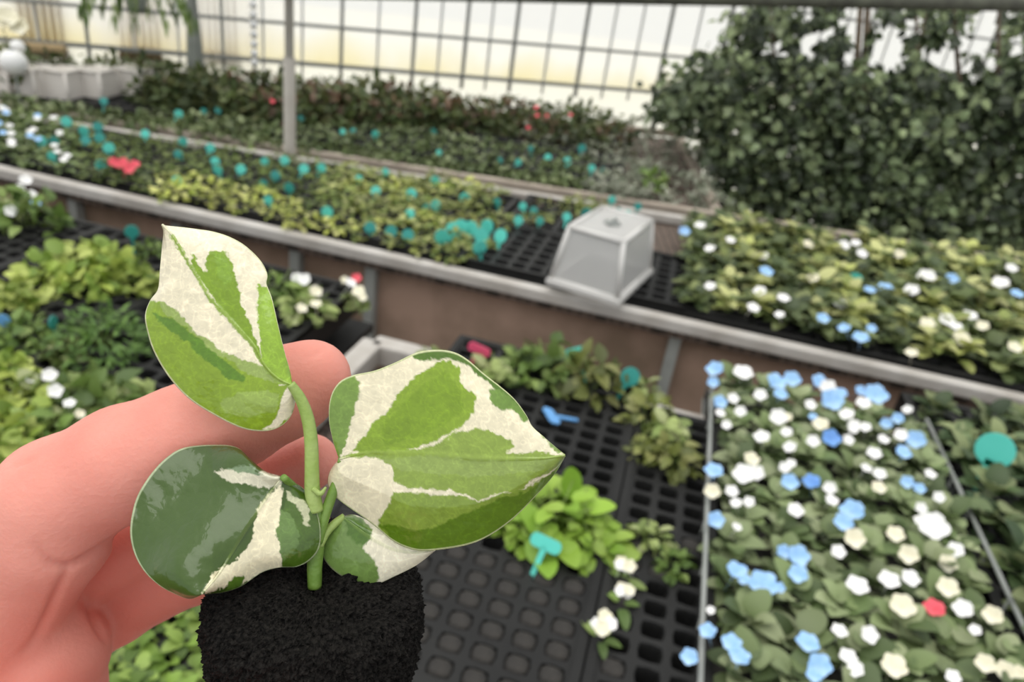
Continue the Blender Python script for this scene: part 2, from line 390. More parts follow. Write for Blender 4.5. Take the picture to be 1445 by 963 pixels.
# ---------------------------------------------------------------- the hand and the held plant
def camp(px, py, d):  # point at photo position (px,py) and distance d along the view axis, in camera axes (right, down, forward)
    return np.array([(px - CX) / F * d, (py - CY) / F * d, d])
def cam2world(Pt): return EYE + np.asarray(Pt) @ np.stack([RT, DN, FW])
def vnoise(p, seed=0):
    """smooth value noise for an N x 2 or N x 3 array, range about -1..1"""
    p = np.asarray(p, float); i = np.floor(p).astype(np.int64); f = p - i; f = f * f * (3 - 2 * f); out = 0
    for c in np.ndindex(*(2,) * p.shape[1]):
        h = np.zeros(len(p), np.int64) + seed * 7919; wgt = np.ones(len(p))
        for k in range(p.shape[1]):
            h = (h * 31 + (i[:, k] + c[k]) * (73856093, 19349663, 83492791)[k]) & 0x7fffffff; wgt = wgt * (f[:, k] if c[k] else 1 - f[:, k])
        h = (h ^ (h >> 13)) * 1274126177 & 0x7fffffff; out = out + wgt * ((h ^ (h >> 16)) % 10007 / 10007.0)
    return out * 2 - 1
def fbm(p, seed=0, o=3): return sum(vnoise(np.asarray(p) * 2 ** k + k * 17.3, seed + k) / 2 ** k for k in range(o)) / 1.6
def smooth_closed(pts, n):
    P_ = np.array(pts, float); N = len(P_); out = []
    for i in range(N):
        p0, p1, p2, p3 = P_[i - 1], P_[i], P_[(i + 1) % N], P_[(i + 2) % N]
        for t in np.linspace(0, 1, n, endpoint=False):
            out.append(.5 * (2 * p1 + (p2 - p0) * t + (2 * p0 - 5 * p1 + 4 * p2 - p3) * t * t + (3 * p1 - p0 - 3 * p2 + p3) * t ** 3))
    return np.array(out)
def smooth_open(pts, n):
    P_ = np.array(pts, float); P_ = np.vstack([2 * P_[0] - P_[1], P_, 2 * P_[-1] - P_[-2]]); out = []
    for i in range(1, len(P_) - 2):
        p0, p1, p2, p3 = P_[i - 1:i + 3]
        for t in np.linspace(0, 1, n, endpoint=False):
            out.append(.5 * (2 * p1 + (p2 - p0) * t + (2 * p0 - 5 * p1 + 4 * p2 - p3) * t * t + (3 * p1 - p0 - 3 * p2 + p3) * t ** 3))
    return np.array(out + [P_[-2]])
def resample(c, n, power=1.0):
    s = np.concatenate([[0], np.cumsum(np.linalg.norm(np.diff(c, axis=0), axis=1))]); s /= s[-1]; t = np.linspace(0, 1, n) ** power
    return np.stack([np.interp(t, s, c[:, k]) for k in range(c.shape[1])], 1)
def in_poly(P_, x, y):
    r = np.zeros(len(x), bool)
    for i in range(len(P_)):
        (x1, y1), (x2, y2) = P_[i], P_[i - 1]
        if y1 == y2: continue
        r ^= ((y1 > y) != (y2 > y)) & (x < (x2 - x1) * (y - y1) / (y2 - y1) + x1)
    return r
def fleaf(sideA, sideB, midrib, regions, base, depth, parent, fold=.0, nu=300, nv=84, seed=1, rag=3.0, rim=None):
    """a variegated leaf: two edge curves from the leaf base to its tip and the midrib between them, all in the leaf's own outline"""
    A = resample(smooth_open(sideA, 10), nu); B = resample(smooth_open(sideB, 10), nu); Mr = resample(smooth_open(midrib, 10), nu, 1.15)
    v = np.linspace(0, 1, nv); rows = []
    for S in (A, B): rows.append(Mr[:, None] * (1 - v)[None, :, None] + S[:, None] * v[None, :, None])
    XY = np.concatenate([rows[0][:, ::-1], rows[1][:, 1:]], 1); K = XY.shape[1]
    vv = np.concatenate([-v[::-1], v[1:]]); U = np.repeat(np.linspace(0, 1, nu)[:, None], K, 1); VV = np.repeat(vv[None], nu, 0)
    x, y = XY[..., 0].ravel(), XY[..., 1].ravel(); u, vf = U.ravel(), VV.ravel()
    q = np.stack([x, y], 1)
    wx = x + rag * fbm(q / 13.0, seed, 3) + rag * .9 * fbm(q / 4.5, seed + 5, 2); wy = y + rag * fbm(q / 13.0, seed + 9, 3) + rag * .9 * fbm(q / 4.5, seed + 6, 2)
    acc = np.zeros((len(x), 3))
    for ox, oy in ((-.9, -.5), (.5, -.9), (.9, .5), (-.5, .9), (0, 0)):
        col = np.tile(np.array(lin(*base)), (len(x), 1))
        for poly, c in regions:
            k = in_poly(poly, wx + ox, wy + oy); col[k] = lin(*c)
        acc += col
    col = acc / 5
    edge = np.abs(vf) > .982
    if rim is not None: col[edge] = lin(*rim)
    col *= 1 + (np.where(col[:, 1] - col[:, 2] > .12, 1, .25) * (.09 * fbm(q / 16, seed + 2) + .07 * fbm(q / 4.5, seed + 3)))[:, None]
    # net of fine veins and pale flecks
    gz = np.abs(fbm(q / 7.5, seed + 12, 2)); net = np.exp(-(gz / .07) ** 2); gz2 = np.abs(fbm(q / 19.0, seed + 13, 2)); net2 = np.exp(-(gz2 / .045) ** 2)
    grn = (col[:, 1] - col[:, 2] > .12)[:, None]
    col = col * (1 + np.where(grn, .17, -.012) * net[:, None] + np.where(grn, .15, -.022) * net2[:, None])
    # fine side veins: slightly paler green
    dist = np.abs(((u * 11 + np.abs(vf) * 2.6 + .15 * fbm(q / 25, seed + 4)) % 1) - .5)
    vein = (dist < .03) & (np.abs(vf) > .02)
    col[vein] = col[vein] * 1.05
    mid = np.abs(vf) < 1.2 / nv
    col[mid] = col[mid] * .8 + np.array(lin(150, 176, 70)) * .2
    D = depth(x, y, u, vf) + .00010 * fbm(q / 22, seed + 8) - .00012 * np.exp(-(vf / .03) ** 2)
    V = cam2world(np.stack([(x - CX) / F * D, (y - CY) / F * D, D], 1))
    idx = np.arange(nu * K).reshape(nu, K); a = idx[:-1, :-1].ravel(); b = idx[:-1, 1:].ravel(); c = idx[1:, 1:].ravel(); d = idx[1:, :-1].ravel()
    me = mesh('leaf', V, np.stack([a, b, c, d], 1), col)
    o = obj('leaf', me, M['vleaf'], parent)
    s = o.modifiers.new('thickness', 'SOLIDIFY'); s.thickness = .00035; s.offset = 1 if False else 0
    return o
def vleaf_mat():
    m = leaf_mat('variegated_leaf', .34, .14, 0.0); n = m.node_tree; b = n.nodes['Principled BSDF']
    b.inputs['Specular IOR Level'].default_value = .5; b.inputs['Coat Weight'].default_value = .6; b.inputs['Coat Roughness'].default_value = .05
    t = n.nodes.new('ShaderNodeTexCoord'); x = n.nodes.new('ShaderNodeTexNoise'); x.inputs['Scale'].default_value = 420; x.inputs['Detail'].default_value = 3
    vo = n.nodes.new('ShaderNodeTexVoronoi'); vo.feature = 'DISTANCE_TO_EDGE'; vo.inputs['Scale'].default_value = 520
    ad = n.nodes.new('ShaderNodeMath'); ad.operation = 'ADD'
    bp = n.nodes.new('ShaderNodeBump'); bp.inputs['Strength'].default_value = .22; bp.inputs['Distance'].default_value = .0004
    n.links.new(t.outputs['Object'], x.inputs[0]); n.links.new(t.outputs['Object'], vo.inputs['Vector']); n.links.new(x.outputs[0], ad.inputs[0]); n.links.new(vo.outputs[0], ad.inputs[1])
    n.links.new(ad.outputs[0], bp.inputs['Height']); n.links.new(bp.outputs[0], b.inputs['Normal']); n.links.new(bp.outputs[0], b.inputs['Coat Normal'])
    return m
M['vleaf'] = vleaf_mat()
plug_top = camp(446, 812, .1235)
kroot = empty('variegated_pothos', cam2world(plug_top)); tag(kroot, 'young pothos with cream and green leaves and a bare soil plug, held in the hand', 'plant')
bpy.context.view_layer.update()
def keep(o):  # geometry above is in world space: counter the parent's offset
    o.matrix_parent_inverse = kroot.matrix_world.inverted(); return o
CR, CRW = (246, 238, 208), (240, 232, 206)
sgn = lambda v: np.sign(v)
# top leaf
keep(fleaf(
  [(412, 544), (407, 520), (401, 498), (392, 459), (384, 422), (376, 400), (377, 386), (366, 366), (340, 343), (307, 329), (268, 323), (236, 320), (229, 317)],
  [(412, 544), (416, 562), (409, 588), (391, 604), (367, 608), (339, 603), (304, 586), (268, 563), (240, 533), (219, 498), (209, 468), (206, 445), (213, 425), (224, 409), (227, 381), (230, 349), (232, 328), (229, 317)],
  [(412, 544), (392, 534), (374, 516), (360, 490), (339, 466), (320, 446), (300, 424), (283, 398), (268, 371), (254, 348), (243, 332), (229, 317)],
  [([(213,424),(229,427),(247,436),(263,452),(272,466),(293,480),(314,496),(335,505),(371,517),(395,544),(412,544),(430,620),(300,640),(190,520),(195,430)], (142, 172, 36)),
   ([(215,440),(247,452),(272,473),(307,500),(349,533),(345,540),(322,534),(293,512),(262,480),(226,455)], (96, 138, 20)),
   ([(229,427),(247,436),(263,452),(272,466),(293,480),(314,496),(335,505),(371,517),(390,540),(353,530),(332,512),(300,498),(272,470),(247,452),(230,440)], (156, 178, 92)),
   ([(310,566),(335,556),(372,552),(395,556),(388,580),(350,588),(318,582)], (160, 186, 84)),
   ([(411,545),(420,565),(406,590),(388,604),(372,604),(390,588),(395,566),(402,553)], CR),
   ([(270,358),(277,365),(290,384),(292,362),(300,353),(318,355),(330,375),(334,398),(339,420),(348,441),(357,470),(366,492),(370,512),(360,492),(339,464),(311,434),(283,396),(270,374)], (130, 163, 26)),
   ([(302,356),(316,358),(326,376),(330,400),(318,404),(306,384)], (134, 170, 44)),
   ([(365,401),(378,406),(390,422),(400,459),(408,498),(416,546),(392,541),(376,522),(369,505),(367,476),(363,424)], (150, 186, 52)),
   ([(412,544),(392,533),(374,515),(358,487),(338,463),(318,441),(299,421),(282,395),(267,369),(254,346),(243,331),(241,333),(252,350),(265,373),(280,399),(297,426),(316,446),(336,468),(356,493),(373,521),(390,539)], (150, 178, 70))],
  CR, lambda x, y, u, v: .1195 - .010 * (1 - u) * 0 + .0000125 * (560 - y) * .35 + np.where(v > 0, .0016 * v ** 2 + .0022 * np.clip(v - .6, 0, 1), .0012 * v ** 2 - .0010 * np.exp(-((x - 392) / 26) ** 2 - ((y - 470) / 60) ** 2)),
  kroot, seed=3, rim=(214, 216, 170)))
# large right leaf
keep(fleaf(
  [(480, 648), (471, 622), (465, 592), (467, 562), (478, 541), (498, 530), (530, 523), (560, 511), (588, 498), (615, 494), (640, 497), (660, 508), (682, 527), (705, 545), (725, 563), (741, 585), (750, 602), (767, 618), (784, 633), (797, 643)],
  [(480, 648), (468, 664), (464, 680), (469, 696), (480, 706), (495, 717), (518, 733), (537, 748), (552, 761), (570, 771), (593, 777), (623, 775), (661, 768), (691, 755), (725, 730), (759, 695), (782, 668), (797, 643)],
  [(480, 648), (518, 639), (555, 639), (593, 640), (625, 643), (657, 646), (690, 648), (721, 648), (767, 647), (797, 643)],
  [([(498,637),(526,600),(551,575),(572,544),(596,526),(618,512),(635,510),(649,521),(649,540),(672,558),(669,582),(646,607),(618,621),(593,630),(560,640),(520,641)], (140, 171, 38)),
   ([(540,600),(590,548),(630,525),(645,545),(655,575),(630,600),(590,618),(545,628)], (130, 162, 26)),
   ([(593,634),(623,623),(642,611),(684,606),(721,621),(726,630),(712,640),(767,638),(797,643),(782,662),(759,674),(729,691),(691,700),(676,706),(653,698),(623,692),(593,692),(570,687),(557,677),(555,660),(540,649),(510,646),(480,645),(518,638)], (146, 171, 68)),
   ([(600,642),(690,650),(767,648),(797,643),(782,660),(735,668),(660,672),(570,665),(540,648)], (152, 175, 86)),
   ([(480,645),(518,637),(560,637),(600,639),(600,643),(560,643),(518,645)], (150, 176, 62)),
   ([(555,694),(593,696),(653,700),(676,708),(706,698),(744,686),(780,668),(800,640),(800,700),(700,790),(560,790),(536,752),(537,728),(552,709)], (138, 164, 60)),
   ([(536,740),(555,742),(590,746),(616,743),(657,724),(691,709),(720,700),(744,692),(782,664),(800,690),(700,790),(570,790)], (96, 130, 22)),
   ([(503,532),(511,541),(505,566),(499,588),(490,620),(482,648),(450,640),(440,560),(470,520)], (126, 158, 66)),
   ([(581,503),(589,510),(614,508),(635,508),(656,515),(678,533),(692,546),(727,567),(745,593),(760,580),(700,500),(620,480),(580,495)], (84, 120, 26)),
   ([(688,549),(706,551),(727,567),(745,593),(740,596),(724,582),(706,579),(692,567)], (112, 146, 56)),
   ([(762,616),(784,636),(797,643),(790,620),(770,605)], (120, 150, 60)),
   ([(555,676),(575,688),(625,691),(655,697),(676,706),(655,700),(593,695),(555,694)], CR)],
  (246, 238, 206), lambda x, y, u, v: .1185 - .0035 * u + np.where(v > 0, .0022 * v ** 2 + .0034 * np.clip(v - .55, 0, 1), .0004 * v ** 2 + .0022 * np.clip(-v - .72, 0, 1) * u) + .0012 * np.cos(u * 5),
  kroot, seed=11, rim=(206, 212, 160)))
# dark lower left leaf
keep(fleaf(
  [(399, 674), (377, 668), (362, 658), (349, 646), (332, 632), (302, 629), (260, 633), (234, 648), (211, 673), (194, 702), (186, 732), (185, 758), (192, 785), (206, 808), (226, 826), (249, 838), (268, 844), (285, 838)],
  [(399, 674), (408, 679), (426, 690), (441, 709), (449, 732), (452, 755), (449, 775), (437, 790), (419, 799), (396, 800), (370, 807), (339, 827), (313, 835), (285, 838)],
  [(399, 674), (391, 683), (375, 705), (357, 733), (338, 763), (318, 796), (301, 820), (285, 838)],
  [([(410,690),(452,735),(460,780),(430,805),(380,805),(392,760)], (74, 104, 26)),
   ([(398,720),(412,728),(424,750),(420,775),(400,790),(392,770),(390,745)], (104, 134, 66)),
   ([(394,682),(400,694),(396,724),(390,751),(396,777),(398,800),(370,809),(339,824),(343,811),(324,822),(290,838),(284,840),(304,804),(328,795),(347,777),(358,758),(360,736),(371,709)], (242, 234, 200)),
   ([(318,820),(330,812),(343,811),(340,822),(318,832)], (90, 124, 40)),
   ([(302,666),(320,662),(354,664),(392,672),(396,680),(381,692),(370,686),(332,682),(313,675)], (216, 212, 186)),
   ([(402,692),(414,700),(430,708),(436,722),(436,742),(430,740),(422,718),(408,706)], (200, 202, 164)),
   ([(320,660),(356,658),(372,672),(340,668)], (120, 142, 104))],
  (60, 88, 8), lambda x, y, u, v: .00030 * fbm(np.stack([x, y], 1) / 36, 90, 2) + .1182 + .00006 * (735 - y) * np.clip((420 - x) / 120, 0, 1) - .0012 * u + np.where(v < 0, .0028 * v ** 2 + .0006 * np.sin(u * 9 + v * 5), .0036 * v ** 2) + .0006 * np.sin(x / 26 + y / 40),
  kroot, seed=21, rim=(170, 182, 140)))
# small leaf under the large one
keep(fleaf(
  [(484, 730), (500, 728), (520, 736), (545, 742), (570, 752), (592, 762), (614, 776)],
  [(484, 730), (468, 742), (458, 757), (454, 770), (459, 790), (477, 809), (503, 821), (530, 824), (556, 813), (587, 797), (614, 776)],
  [(484, 730), (505, 745), (530, 762), (556, 775), (585, 780), (614, 776)],
  [([(470,725),(500,726),(524,745),(523,762),(512,772),(530,790),(534,812),(530,830),(480,830),(445,780),(450,745)], (120, 150, 76)),
   ([(486,732),(508,736),(523,752),(520,768),(505,768),(494,755)], (84, 120, 34))],
  (246, 240, 214), lambda x, y, u, v: .1235 - .0015 * u + .0018 * v ** 2, kroot, nu=110, nv=30, seed=31, rim=(196, 202, 160)))
# stem and leaf stalks
def stalk(name, pts, rad, mt):
    m = MB(); c = smooth_open([camp(*p) for p in pts], 8); rr = resample(np.array([[r, 0] for r in rad], float), len(c))[:, 0] if len(rad) > 1 else [rad[0]] * len(c)
    rr = np.interp(np.linspace(0, 1, len(c)), np.linspace(0, 1, len(rad)), rad)
    m.tube([cam2world(q) for q in c], [r * .12 / F for r in rr], 14); return keep(m.build(name, mt, kroot, smooth=True))
M['petiole'] = mat('pale_green_stalk', lin(146, 172, 84), .4, 260, lin(164, 184, 108), .15, 900)
M['petdark'] = mat('mid_green_stalk', lin(102, 138, 52), .4, 260, lin(122, 152, 70), .15, 900)
stalk('petiole', [(410, 542, .1197), (424, 563, .1205), (434, 590, .121), (439, 622, .121), (440, 660, .121), (441, 695, .1212), (446, 722, .1215)], [6.5, 8, 9, 9.5, 10, 11, 11], M['petiole'])
stalk('petiole', [(482, 648, .1200), (478, 672, .122), (468, 700, .1222), (456, 735, .1222), (448, 765, .1222)], [5, 6.5, 7.5, 8, 8], M['petdark'])
stalk('petiole', [(400, 674, .1185), (416, 690, .122), (432, 716, .1224), (444, 750, .1224)], [5, 6, 7, 7], M['petdark'])
stalk('petiole', [(486, 729, .1238), (474, 738, .1236), (460, 752, .1232), (450, 770, .1226)], [5, 6, 6.5, 7], M['petiole'])
stalk('main_stem', [(446, 715, .1222), (448, 745, .1226), (446, 775, .1230), (444, 800, .1234), (444, 830, .1236)], [11, 12, 11.5, 11, 10], M['petdark'])
stalk('leaf_sheath', [(441, 690, .1202), (452, 697, .1203), (460, 688, .1204)], [4, 4, 1.5], M['petiole'])
# bare soil plug
def soilplug():
    r0, hh = 149 * .1235 / F, .036; top = cam2world(plug_top); V, Fc = [], []
    prof = []
    for t in np.linspace(0, 1, 30): prof.append((t * .74, -.03 * t * t))
    for a in np.linspace(0, math.pi / 2, 18)[1:]: prof.append((.74 + .24 * math.sin(a), -.03 - .24 * (1 - math.cos(a)) * r0 / hh))
    for t in np.linspace(.16, 1, 120): prof.append((1 - .20 * t ** 2.2, -t))
    for t in np.linspace(1, 0, 14)[1:]: prof.append((.80 * t, -1.0))
    n = 380
    prof = [(s * (1 + .035 * math.sin(math.pi * min(1, -z * 1.25)) ), z) for s, z in prof]
    for s, z in prof:
        for k in range(n): a = 2 * math.pi * k / n; V.append((s * r0 * math.cos(a), s * r0 * math.sin(a), z * hh))
    V = np.array(V); nrm = V * np.array([1, 1, .5]) + np.array([0, 0, .008]); nrm = nrm / np.linalg.norm(nrm, axis=1, keepdims=True)
    g = fbm(V * 900, 41, 3) * .0009 + np.abs(fbm(V * 1900, 43, 2)) * .0014 + fbm(V * 260, 44, 2) * .0009
    hole = np.exp(-((V[:, 0]) ** 2 + V[:, 1] ** 2) / .0035 ** 2) * .003 * (V[:, 2] > -.002)
    V = V + nrm * g[:, None]; V[:, 2] -= hole
    for i in range(len(prof) - 1):
        for k in range(n): Fc.append((i * n + k, i * n + (k + 1) % n, i * n + n + (k + 1) % n, i * n + n + k))
    return obj('soil_plug', mesh('soil_plug', V, [f[::-1] for f in Fc], smooth=False), M['plugsoil'], kroot)
M['plugsoil'] = mat('black_peat', lin(14, 13, 12), .75, 1500, lin(52, 49, 46), 1.0, 2400, spec=.12)
soilplug()

# hand: one continuous surface grown from tapered capsules
def capsules(chains, k, lo, hi, h):
    gx, gy, gz = (np.arange(lo[i], hi[i], h, dtype=np.float32) for i in range(3)); X, Y, Z = np.meshgrid(gx, gy, gz, indexing='ij')
    tot = None
    for ch, kk in chains:
        fd = None
        for (a, ra), (b, rb) in zip(ch, ch[1:]):
            ab = b - a; L2 = float(ab @ ab); t = np.clip(((X - a[0]) * ab[0] + (Y - a[1]) * ab[1] + (Z - a[2]) * ab[2]) / L2, 0, 1).astype(np.float32)
            d = np.sqrt((X - a[0] - t * ab[0]) ** 2 + (Y - a[1] - t * ab[1]) ** 2 + (Z - a[2] - t * ab[2]) ** 2) - (ra + (rb - ra) * t)
            if fd is None: fd = d
            else:
                hN = np.clip(.5 + .5 * (fd - d) / .003, 0, 1); fd = fd * (1 - hN) + d * hN - .003 * hN * (1 - hN)
        if tot is None: tot = fd
        else:
            hN = np.clip(.5 + .5 * (tot - fd) / kk, 0, 1); tot = tot * (1 - hN) + fd * hN - kk * hN * (1 - hN)
    return (gx, gy, gz), tot
def surface_nets(axes, S):
    inside = S < 0; n = np.array(S.shape)
    c = np.zeros(n - 1, np.int8)
    for o in np.ndindex(2, 2, 2): c += inside[o[0]:n[0] - 1 + o[0], o[1]:n[1] - 1 + o[1], o[2]:n[2] - 1 + o[2]]
    act = (c > 0) & (c < 8); ids = -np.ones(n - 1, np.int64); cells = np.argwhere(act); ids[act] = np.arange(len(cells))
    acc = np.zeros((len(cells), 3)); cnt = np.zeros(len(cells))
    corners = list(np.ndindex(2, 2, 2))
    val = lambda o: S[cells[:, 0] + o[0], cells[:, 1] + o[1], cells[:, 2] + o[2]]
    for i, a in enumerate(corners):
        for b in corners[i + 1:]:
            if sum(abs(p - q) for p, q in zip(a, b)) != 1: continue
            va_, vb_ = val(a), val(b); x = (va_ < 0) != (vb_ < 0); t = np.where(x, va_ / np.where(x, va_ - vb_, 1), 0)
            acc += x[:, None] * (np.array(a) + t[:, None] * (np.array(b) - np.array(a))); cnt += x
    pos = cells + acc / cnt[:, None]; h = axes[0][1] - axes[0][0]
    V = np.stack([axes[i][0] + pos[:, i] * h for i in range(3)], 1); faces = []
    for ax in range(3):
        o1, o2 = [q for q in range(3) if q != ax]; sl0 = [slice(None)] * 3; sl1 = [slice(None)] * 3; sl0[ax] = slice(0, -1); sl1[ax] = slice(1, None)
        A, B = inside[tuple(sl0)], inside[tuple(sl1)]; e = np.argwhere(A != B)
        e = e[(e[:, o1] > 0) & (e[:, o2] > 0) & (e[:, o1] < n[o1] - 1) & (e[:, o2] < n[o2] - 1)]
        def cid(d1, d2): q = e.copy(); q[:, o1] += d1; q[:, o2] += d2; return ids[q[:, 0], q[:, 1], q[:, 2]]
        f = np.stack([cid(-1, -1), cid(0, -1), cid(0, 0), cid(-1, 0)], 1); flip = A[e[:, 0], e[:, 1], e[:, 2]]
        if ax == 1: flip = ~flip
        f[~flip] = f[~flip][:, ::-1]; faces.append(f)
    return V, np.concatenate(faces)
def cap(*pts): return [(camp(x, y, d), r * d / F) for x, y, d, r in pts]
index = cap((-75, 985, .158, 86), (-12, 870, .147, 88), (70, 752, .139, 80), (86, 704, .138, 84), (180, 655, .138, 80), (262, 622, .1382, 75), (330, 588, .1388, 70), (400, 555, .1392, 62), (440, 534, .1395, 55))
middle = cap((10, 960, .165, 84), (70, 850, .164, 70), (118, 800, .163, 60), (255, 735, .160, 56), (360, 688, .157, 50), (438, 652, .1545, 40))
ring = cap((40, 980, .166, 84), (110, 885, .168, 52), (160, 858, .168, 50), (280, 796, .164, 50), (360, 765, .158, 44), (430, 740, .153, 36))
little = cap((50, 1050, .170, 70), (140, 1050, .172, 48), (260, 1050, .166, 44), (350, 1045, .158, 38))
thumb = cap((-60, 1060, .150, 100), (80, 1135, .132, 82), (230, 1130, .116, 72), (330, 1095, .107, 62), (395, 1055, .1045, 54))
palm = cap((-70, 1000, .160, 100), (40, 985, .158, 96), (70, 925, .152, 78))
palm2 = cap((-150, 1120, .165, 130), (0, 1080, .165, 130))
wrist = cap((-130, 1100, .166, 140), (-330, 1420, .185, 165), (-420, 1600, .2, 175))
axes, S = capsules([(palm, 0), (palm2, .006), (index, .0028), (middle, .0018), (ring, .0016), (little, .002), (thumb, .004), (wrist, .008)], 0, (-.235, -.03, .085), (-.02, .235, .235), .00075)
HV, HF = surface_nets(axes, S)
# soften, then press the joint creases in
nb_ = np.zeros_like(HV); ct_ = np.zeros(len(HV))
for it in range(3):
    nb_[:] = 0; ct_[:] = 0
    for a, b in ((0, 1), (1, 2), (2, 3), (3, 0)):
        np.add.at(nb_, HF[:, a], HV[HF[:, b]]); np.add.at(nb_, HF[:, b], HV[HF[:, a]]); np.add.at(ct_, HF[:, a], 1); np.add.at(ct_, HF[:, b], 1)
    HV = HV * .4 + .6 * nb_ / ct_[:, None]
e1, e2 = HV[HF[:, 1]] - HV[HF[:, 0]], HV[HF[:, 2]] - HV[HF[:, 0]]; fn = np.cross(e1, e2); vn = np.zeros_like(HV)
for k in range(4): np.add.at(vn, HF[:, k], fn)
vn /= np.linalg.norm(vn, axis=1, keepdims=True) + 1e-12
px_, py_ = HV[:, 0] / HV[:, 2] * F + CX, HV[:, 1] / HV[:, 2] * F + CY
def crease(line, wdt, dep, zmax=.15):
    global HV
    c = resample(smooth_open(line, 8), 60); g_ = np.zeros(len(HV))
    for i_, q in enumerate(c): g_ = np.maximum(g_, math.sin(math.pi * (i_ + .5) / 60) ** .7 * np.exp(-((px_ - q[0]) ** 2 + (py_ - q[1]) ** 2) / wdt ** 2))
    HV = HV - vn * (dep * g_ * (HV[:, 2] < zmax))[:, None]
if (np.einsum('ij,ij->i', vn, HV - HV.mean(0))).mean() < 0: vn = -vn; HF = HF[:, ::-1]
crease([(48, 765), (60, 783), (75, 796), (98, 799), (120, 790), (165, 762), (200, 736)], 6, .0012)
crease([(100, 800), (84, 830), (68, 868), (50, 902), (30, 922)], 6, .0011, .165)
crease([(124, 838), (128, 862), (150, 908)], 5, .0012, .172)
crease([(15, 662), (30, 655), (52, 646)], 4, .0005)
crease([(428, 506), (445, 500), (462, 490)], 3, .0003)
crease([(318, 615), (330, 640), (338, 668)], 5, .0003); crease([(300, 560), (312, 580), (322, 610)], 4, .0002)
for a in (): crease([(a, 712), (a + 16, 724), (a + 26, 744)], 2.5, .00014)
HV = HV + vn * (fbm(HV * 1500, 61, 2) * .00004)[:, None]
def skin():
    m = mat('hand_skin', lin(228, 146, 130), .5, 60, lin(236, 160, 144), .12, 1100); n = m.node_tree; b = n.nodes['Principled BSDF']
    b.inputs['Subsurface Weight'].default_value = .22; b.inputs['Subsurface Radius'].default_value = (1.0, .35, .2); b.inputs['Subsurface Scale'].default_value = .004
    b.inputs['Specular IOR Level'].default_value = .35
    return m
M['skin'] = skin()
lab_ = np.arange(len(HV))
while True:
    mn = lab_[HF].min(1); old = lab_.copy()
    for k in range(4): np.minimum.at(lab_, HF[:, k], mn)
    lab_ = lab_[lab_]
    if (old == lab_).all(): break
u_, c_ = np.unique(lab_, return_counts=True); print('hand pieces', sorted(c_)[-4:]); kp = lab_ == u_[c_.argmax()]
HF = HF[kp[HF[:, 0]]]; rm = np.cumsum(kp) - 1; HF = rm[HF]; HV = HV[kp]
hand = obj('person', mesh('person', cam2world(HV), HF), M['skin']); tag(hand, 'person reaching in from the left, bent hand holding the young pothos', 'person')
# thumb and index nails
M['nail'] = mat('finger_nail', lin(238, 186, 172), .3)
def nail(c, ax, out, w, l):
    c, ax, out = (np.asarray(q, float) for q in (c, ax, out)); ax /= np.linalg.norm(ax); out -= ax * (out @ ax); out /= np.linalg.norm(out); sd = np.cross(ax, out); V, Fc = [], []
    for i in range(9):
        for j in range(9):
            u, v = i / 4 - 1, j / 4 - 1; ww = w * (1 if u < .5 else math.sqrt(max(0, 1 - ((u - .5) / .62) ** 2))); V.append(c + ax * l * u + sd * ww * v - out * (w * .55 * v * v * (ww / w)))
    for i in range(8):
        for j in range(8): Fc.append((i * 9 + j, i * 9 + j + 1, i * 9 + j + 10, i * 9 + j + 9))
    o = obj('fingernail', mesh('fingernail', cam2world(np.array(V)), Fc), M['nail'], hand); s = o.modifiers.new('t', 'SOLIDIFY'); s.thickness = .0005
i0, i1 = camp(400, 555, .1392), camp(447, 530, .1395)
nail(i1 + np.array([-.0022, -.0020, .0066]), i1 - i0, (-.2, -.5, .84), .0040, .0050)

# ---------------------------------------------------------------- plug trays
def tray_mesh(nx, ny, px, py, depth=.05, hole=.78, rim=.012):
    m = MB(); V = m.V; Fc = m.F
    W, L = nx * px, ny * py
    idx = {}
    def vid(x, y, z):
        k = (round(x, 5), round(y, 5), round(z, 5))
        if k not in idx: idx[k] = len(V); V.append(k)
        return idx[k]
    for i in range(nx):
        for j in range(ny):
            x0, y0 = i * px, j * py; cx, cy = x0 + px / 2, y0 + py / 2
            sq = [(x0, y0), (cx, y0), (x0 + px, y0), (x0 + px, cy), (x0 + px, y0 + py), (cx, y0 + py), (x0, y0 + py), (x0, cy)]
            S = [vid(a, b, 0) for a, b in sq]
            rings = []
            for z, s in ((0, hole), (-.004, hole * .93), (-depth * .9, hole * .62)):
                R = []
                for k, (a, b) in enumerate(sq):
                    f = s * (.86 if k % 2 == 0 else 1)
                    V.append((cx + (a - cx) * f, cy + (b - cy) * f, z)); R.append(len(V) - 1)
                rings.append(R)
            chain = [S] + rings
            for A, B in zip(chain, chain[1:]):
                for k in range(8): Fc.append((A[k], A[(k + 1) % 8], B[(k + 1) % 8], B[k]))
            Fc.append(tuple(rings[-1]))
    for a, b, c, d in ((0, -rim, W, 0), (0, L, W, L + rim), (-rim, -rim, 0, L + rim), (W, -rim, W + rim, L + rim)):
        m.box(((a + c) / 2, (b + d) / 2, -.002), (c - a, 0, 0), (0, d - b, 0), (0, 0, .010))
    for a, b, c, d in ((-rim, -rim, W + rim, -rim + .002), (-rim, L + rim - .002, W + rim, L + rim), (-rim, -rim, -rim + .002, L + rim), (W + rim - .002, -rim, W + rim, L + rim)):
        m.box(((a + c) / 2, (b + d) / 2, -depth * .5), (c - a, 0, 0), (0, d - b, 0), (0, 0, depth))
    return mesh('cell_tray', m.V, m.F, smooth=False)
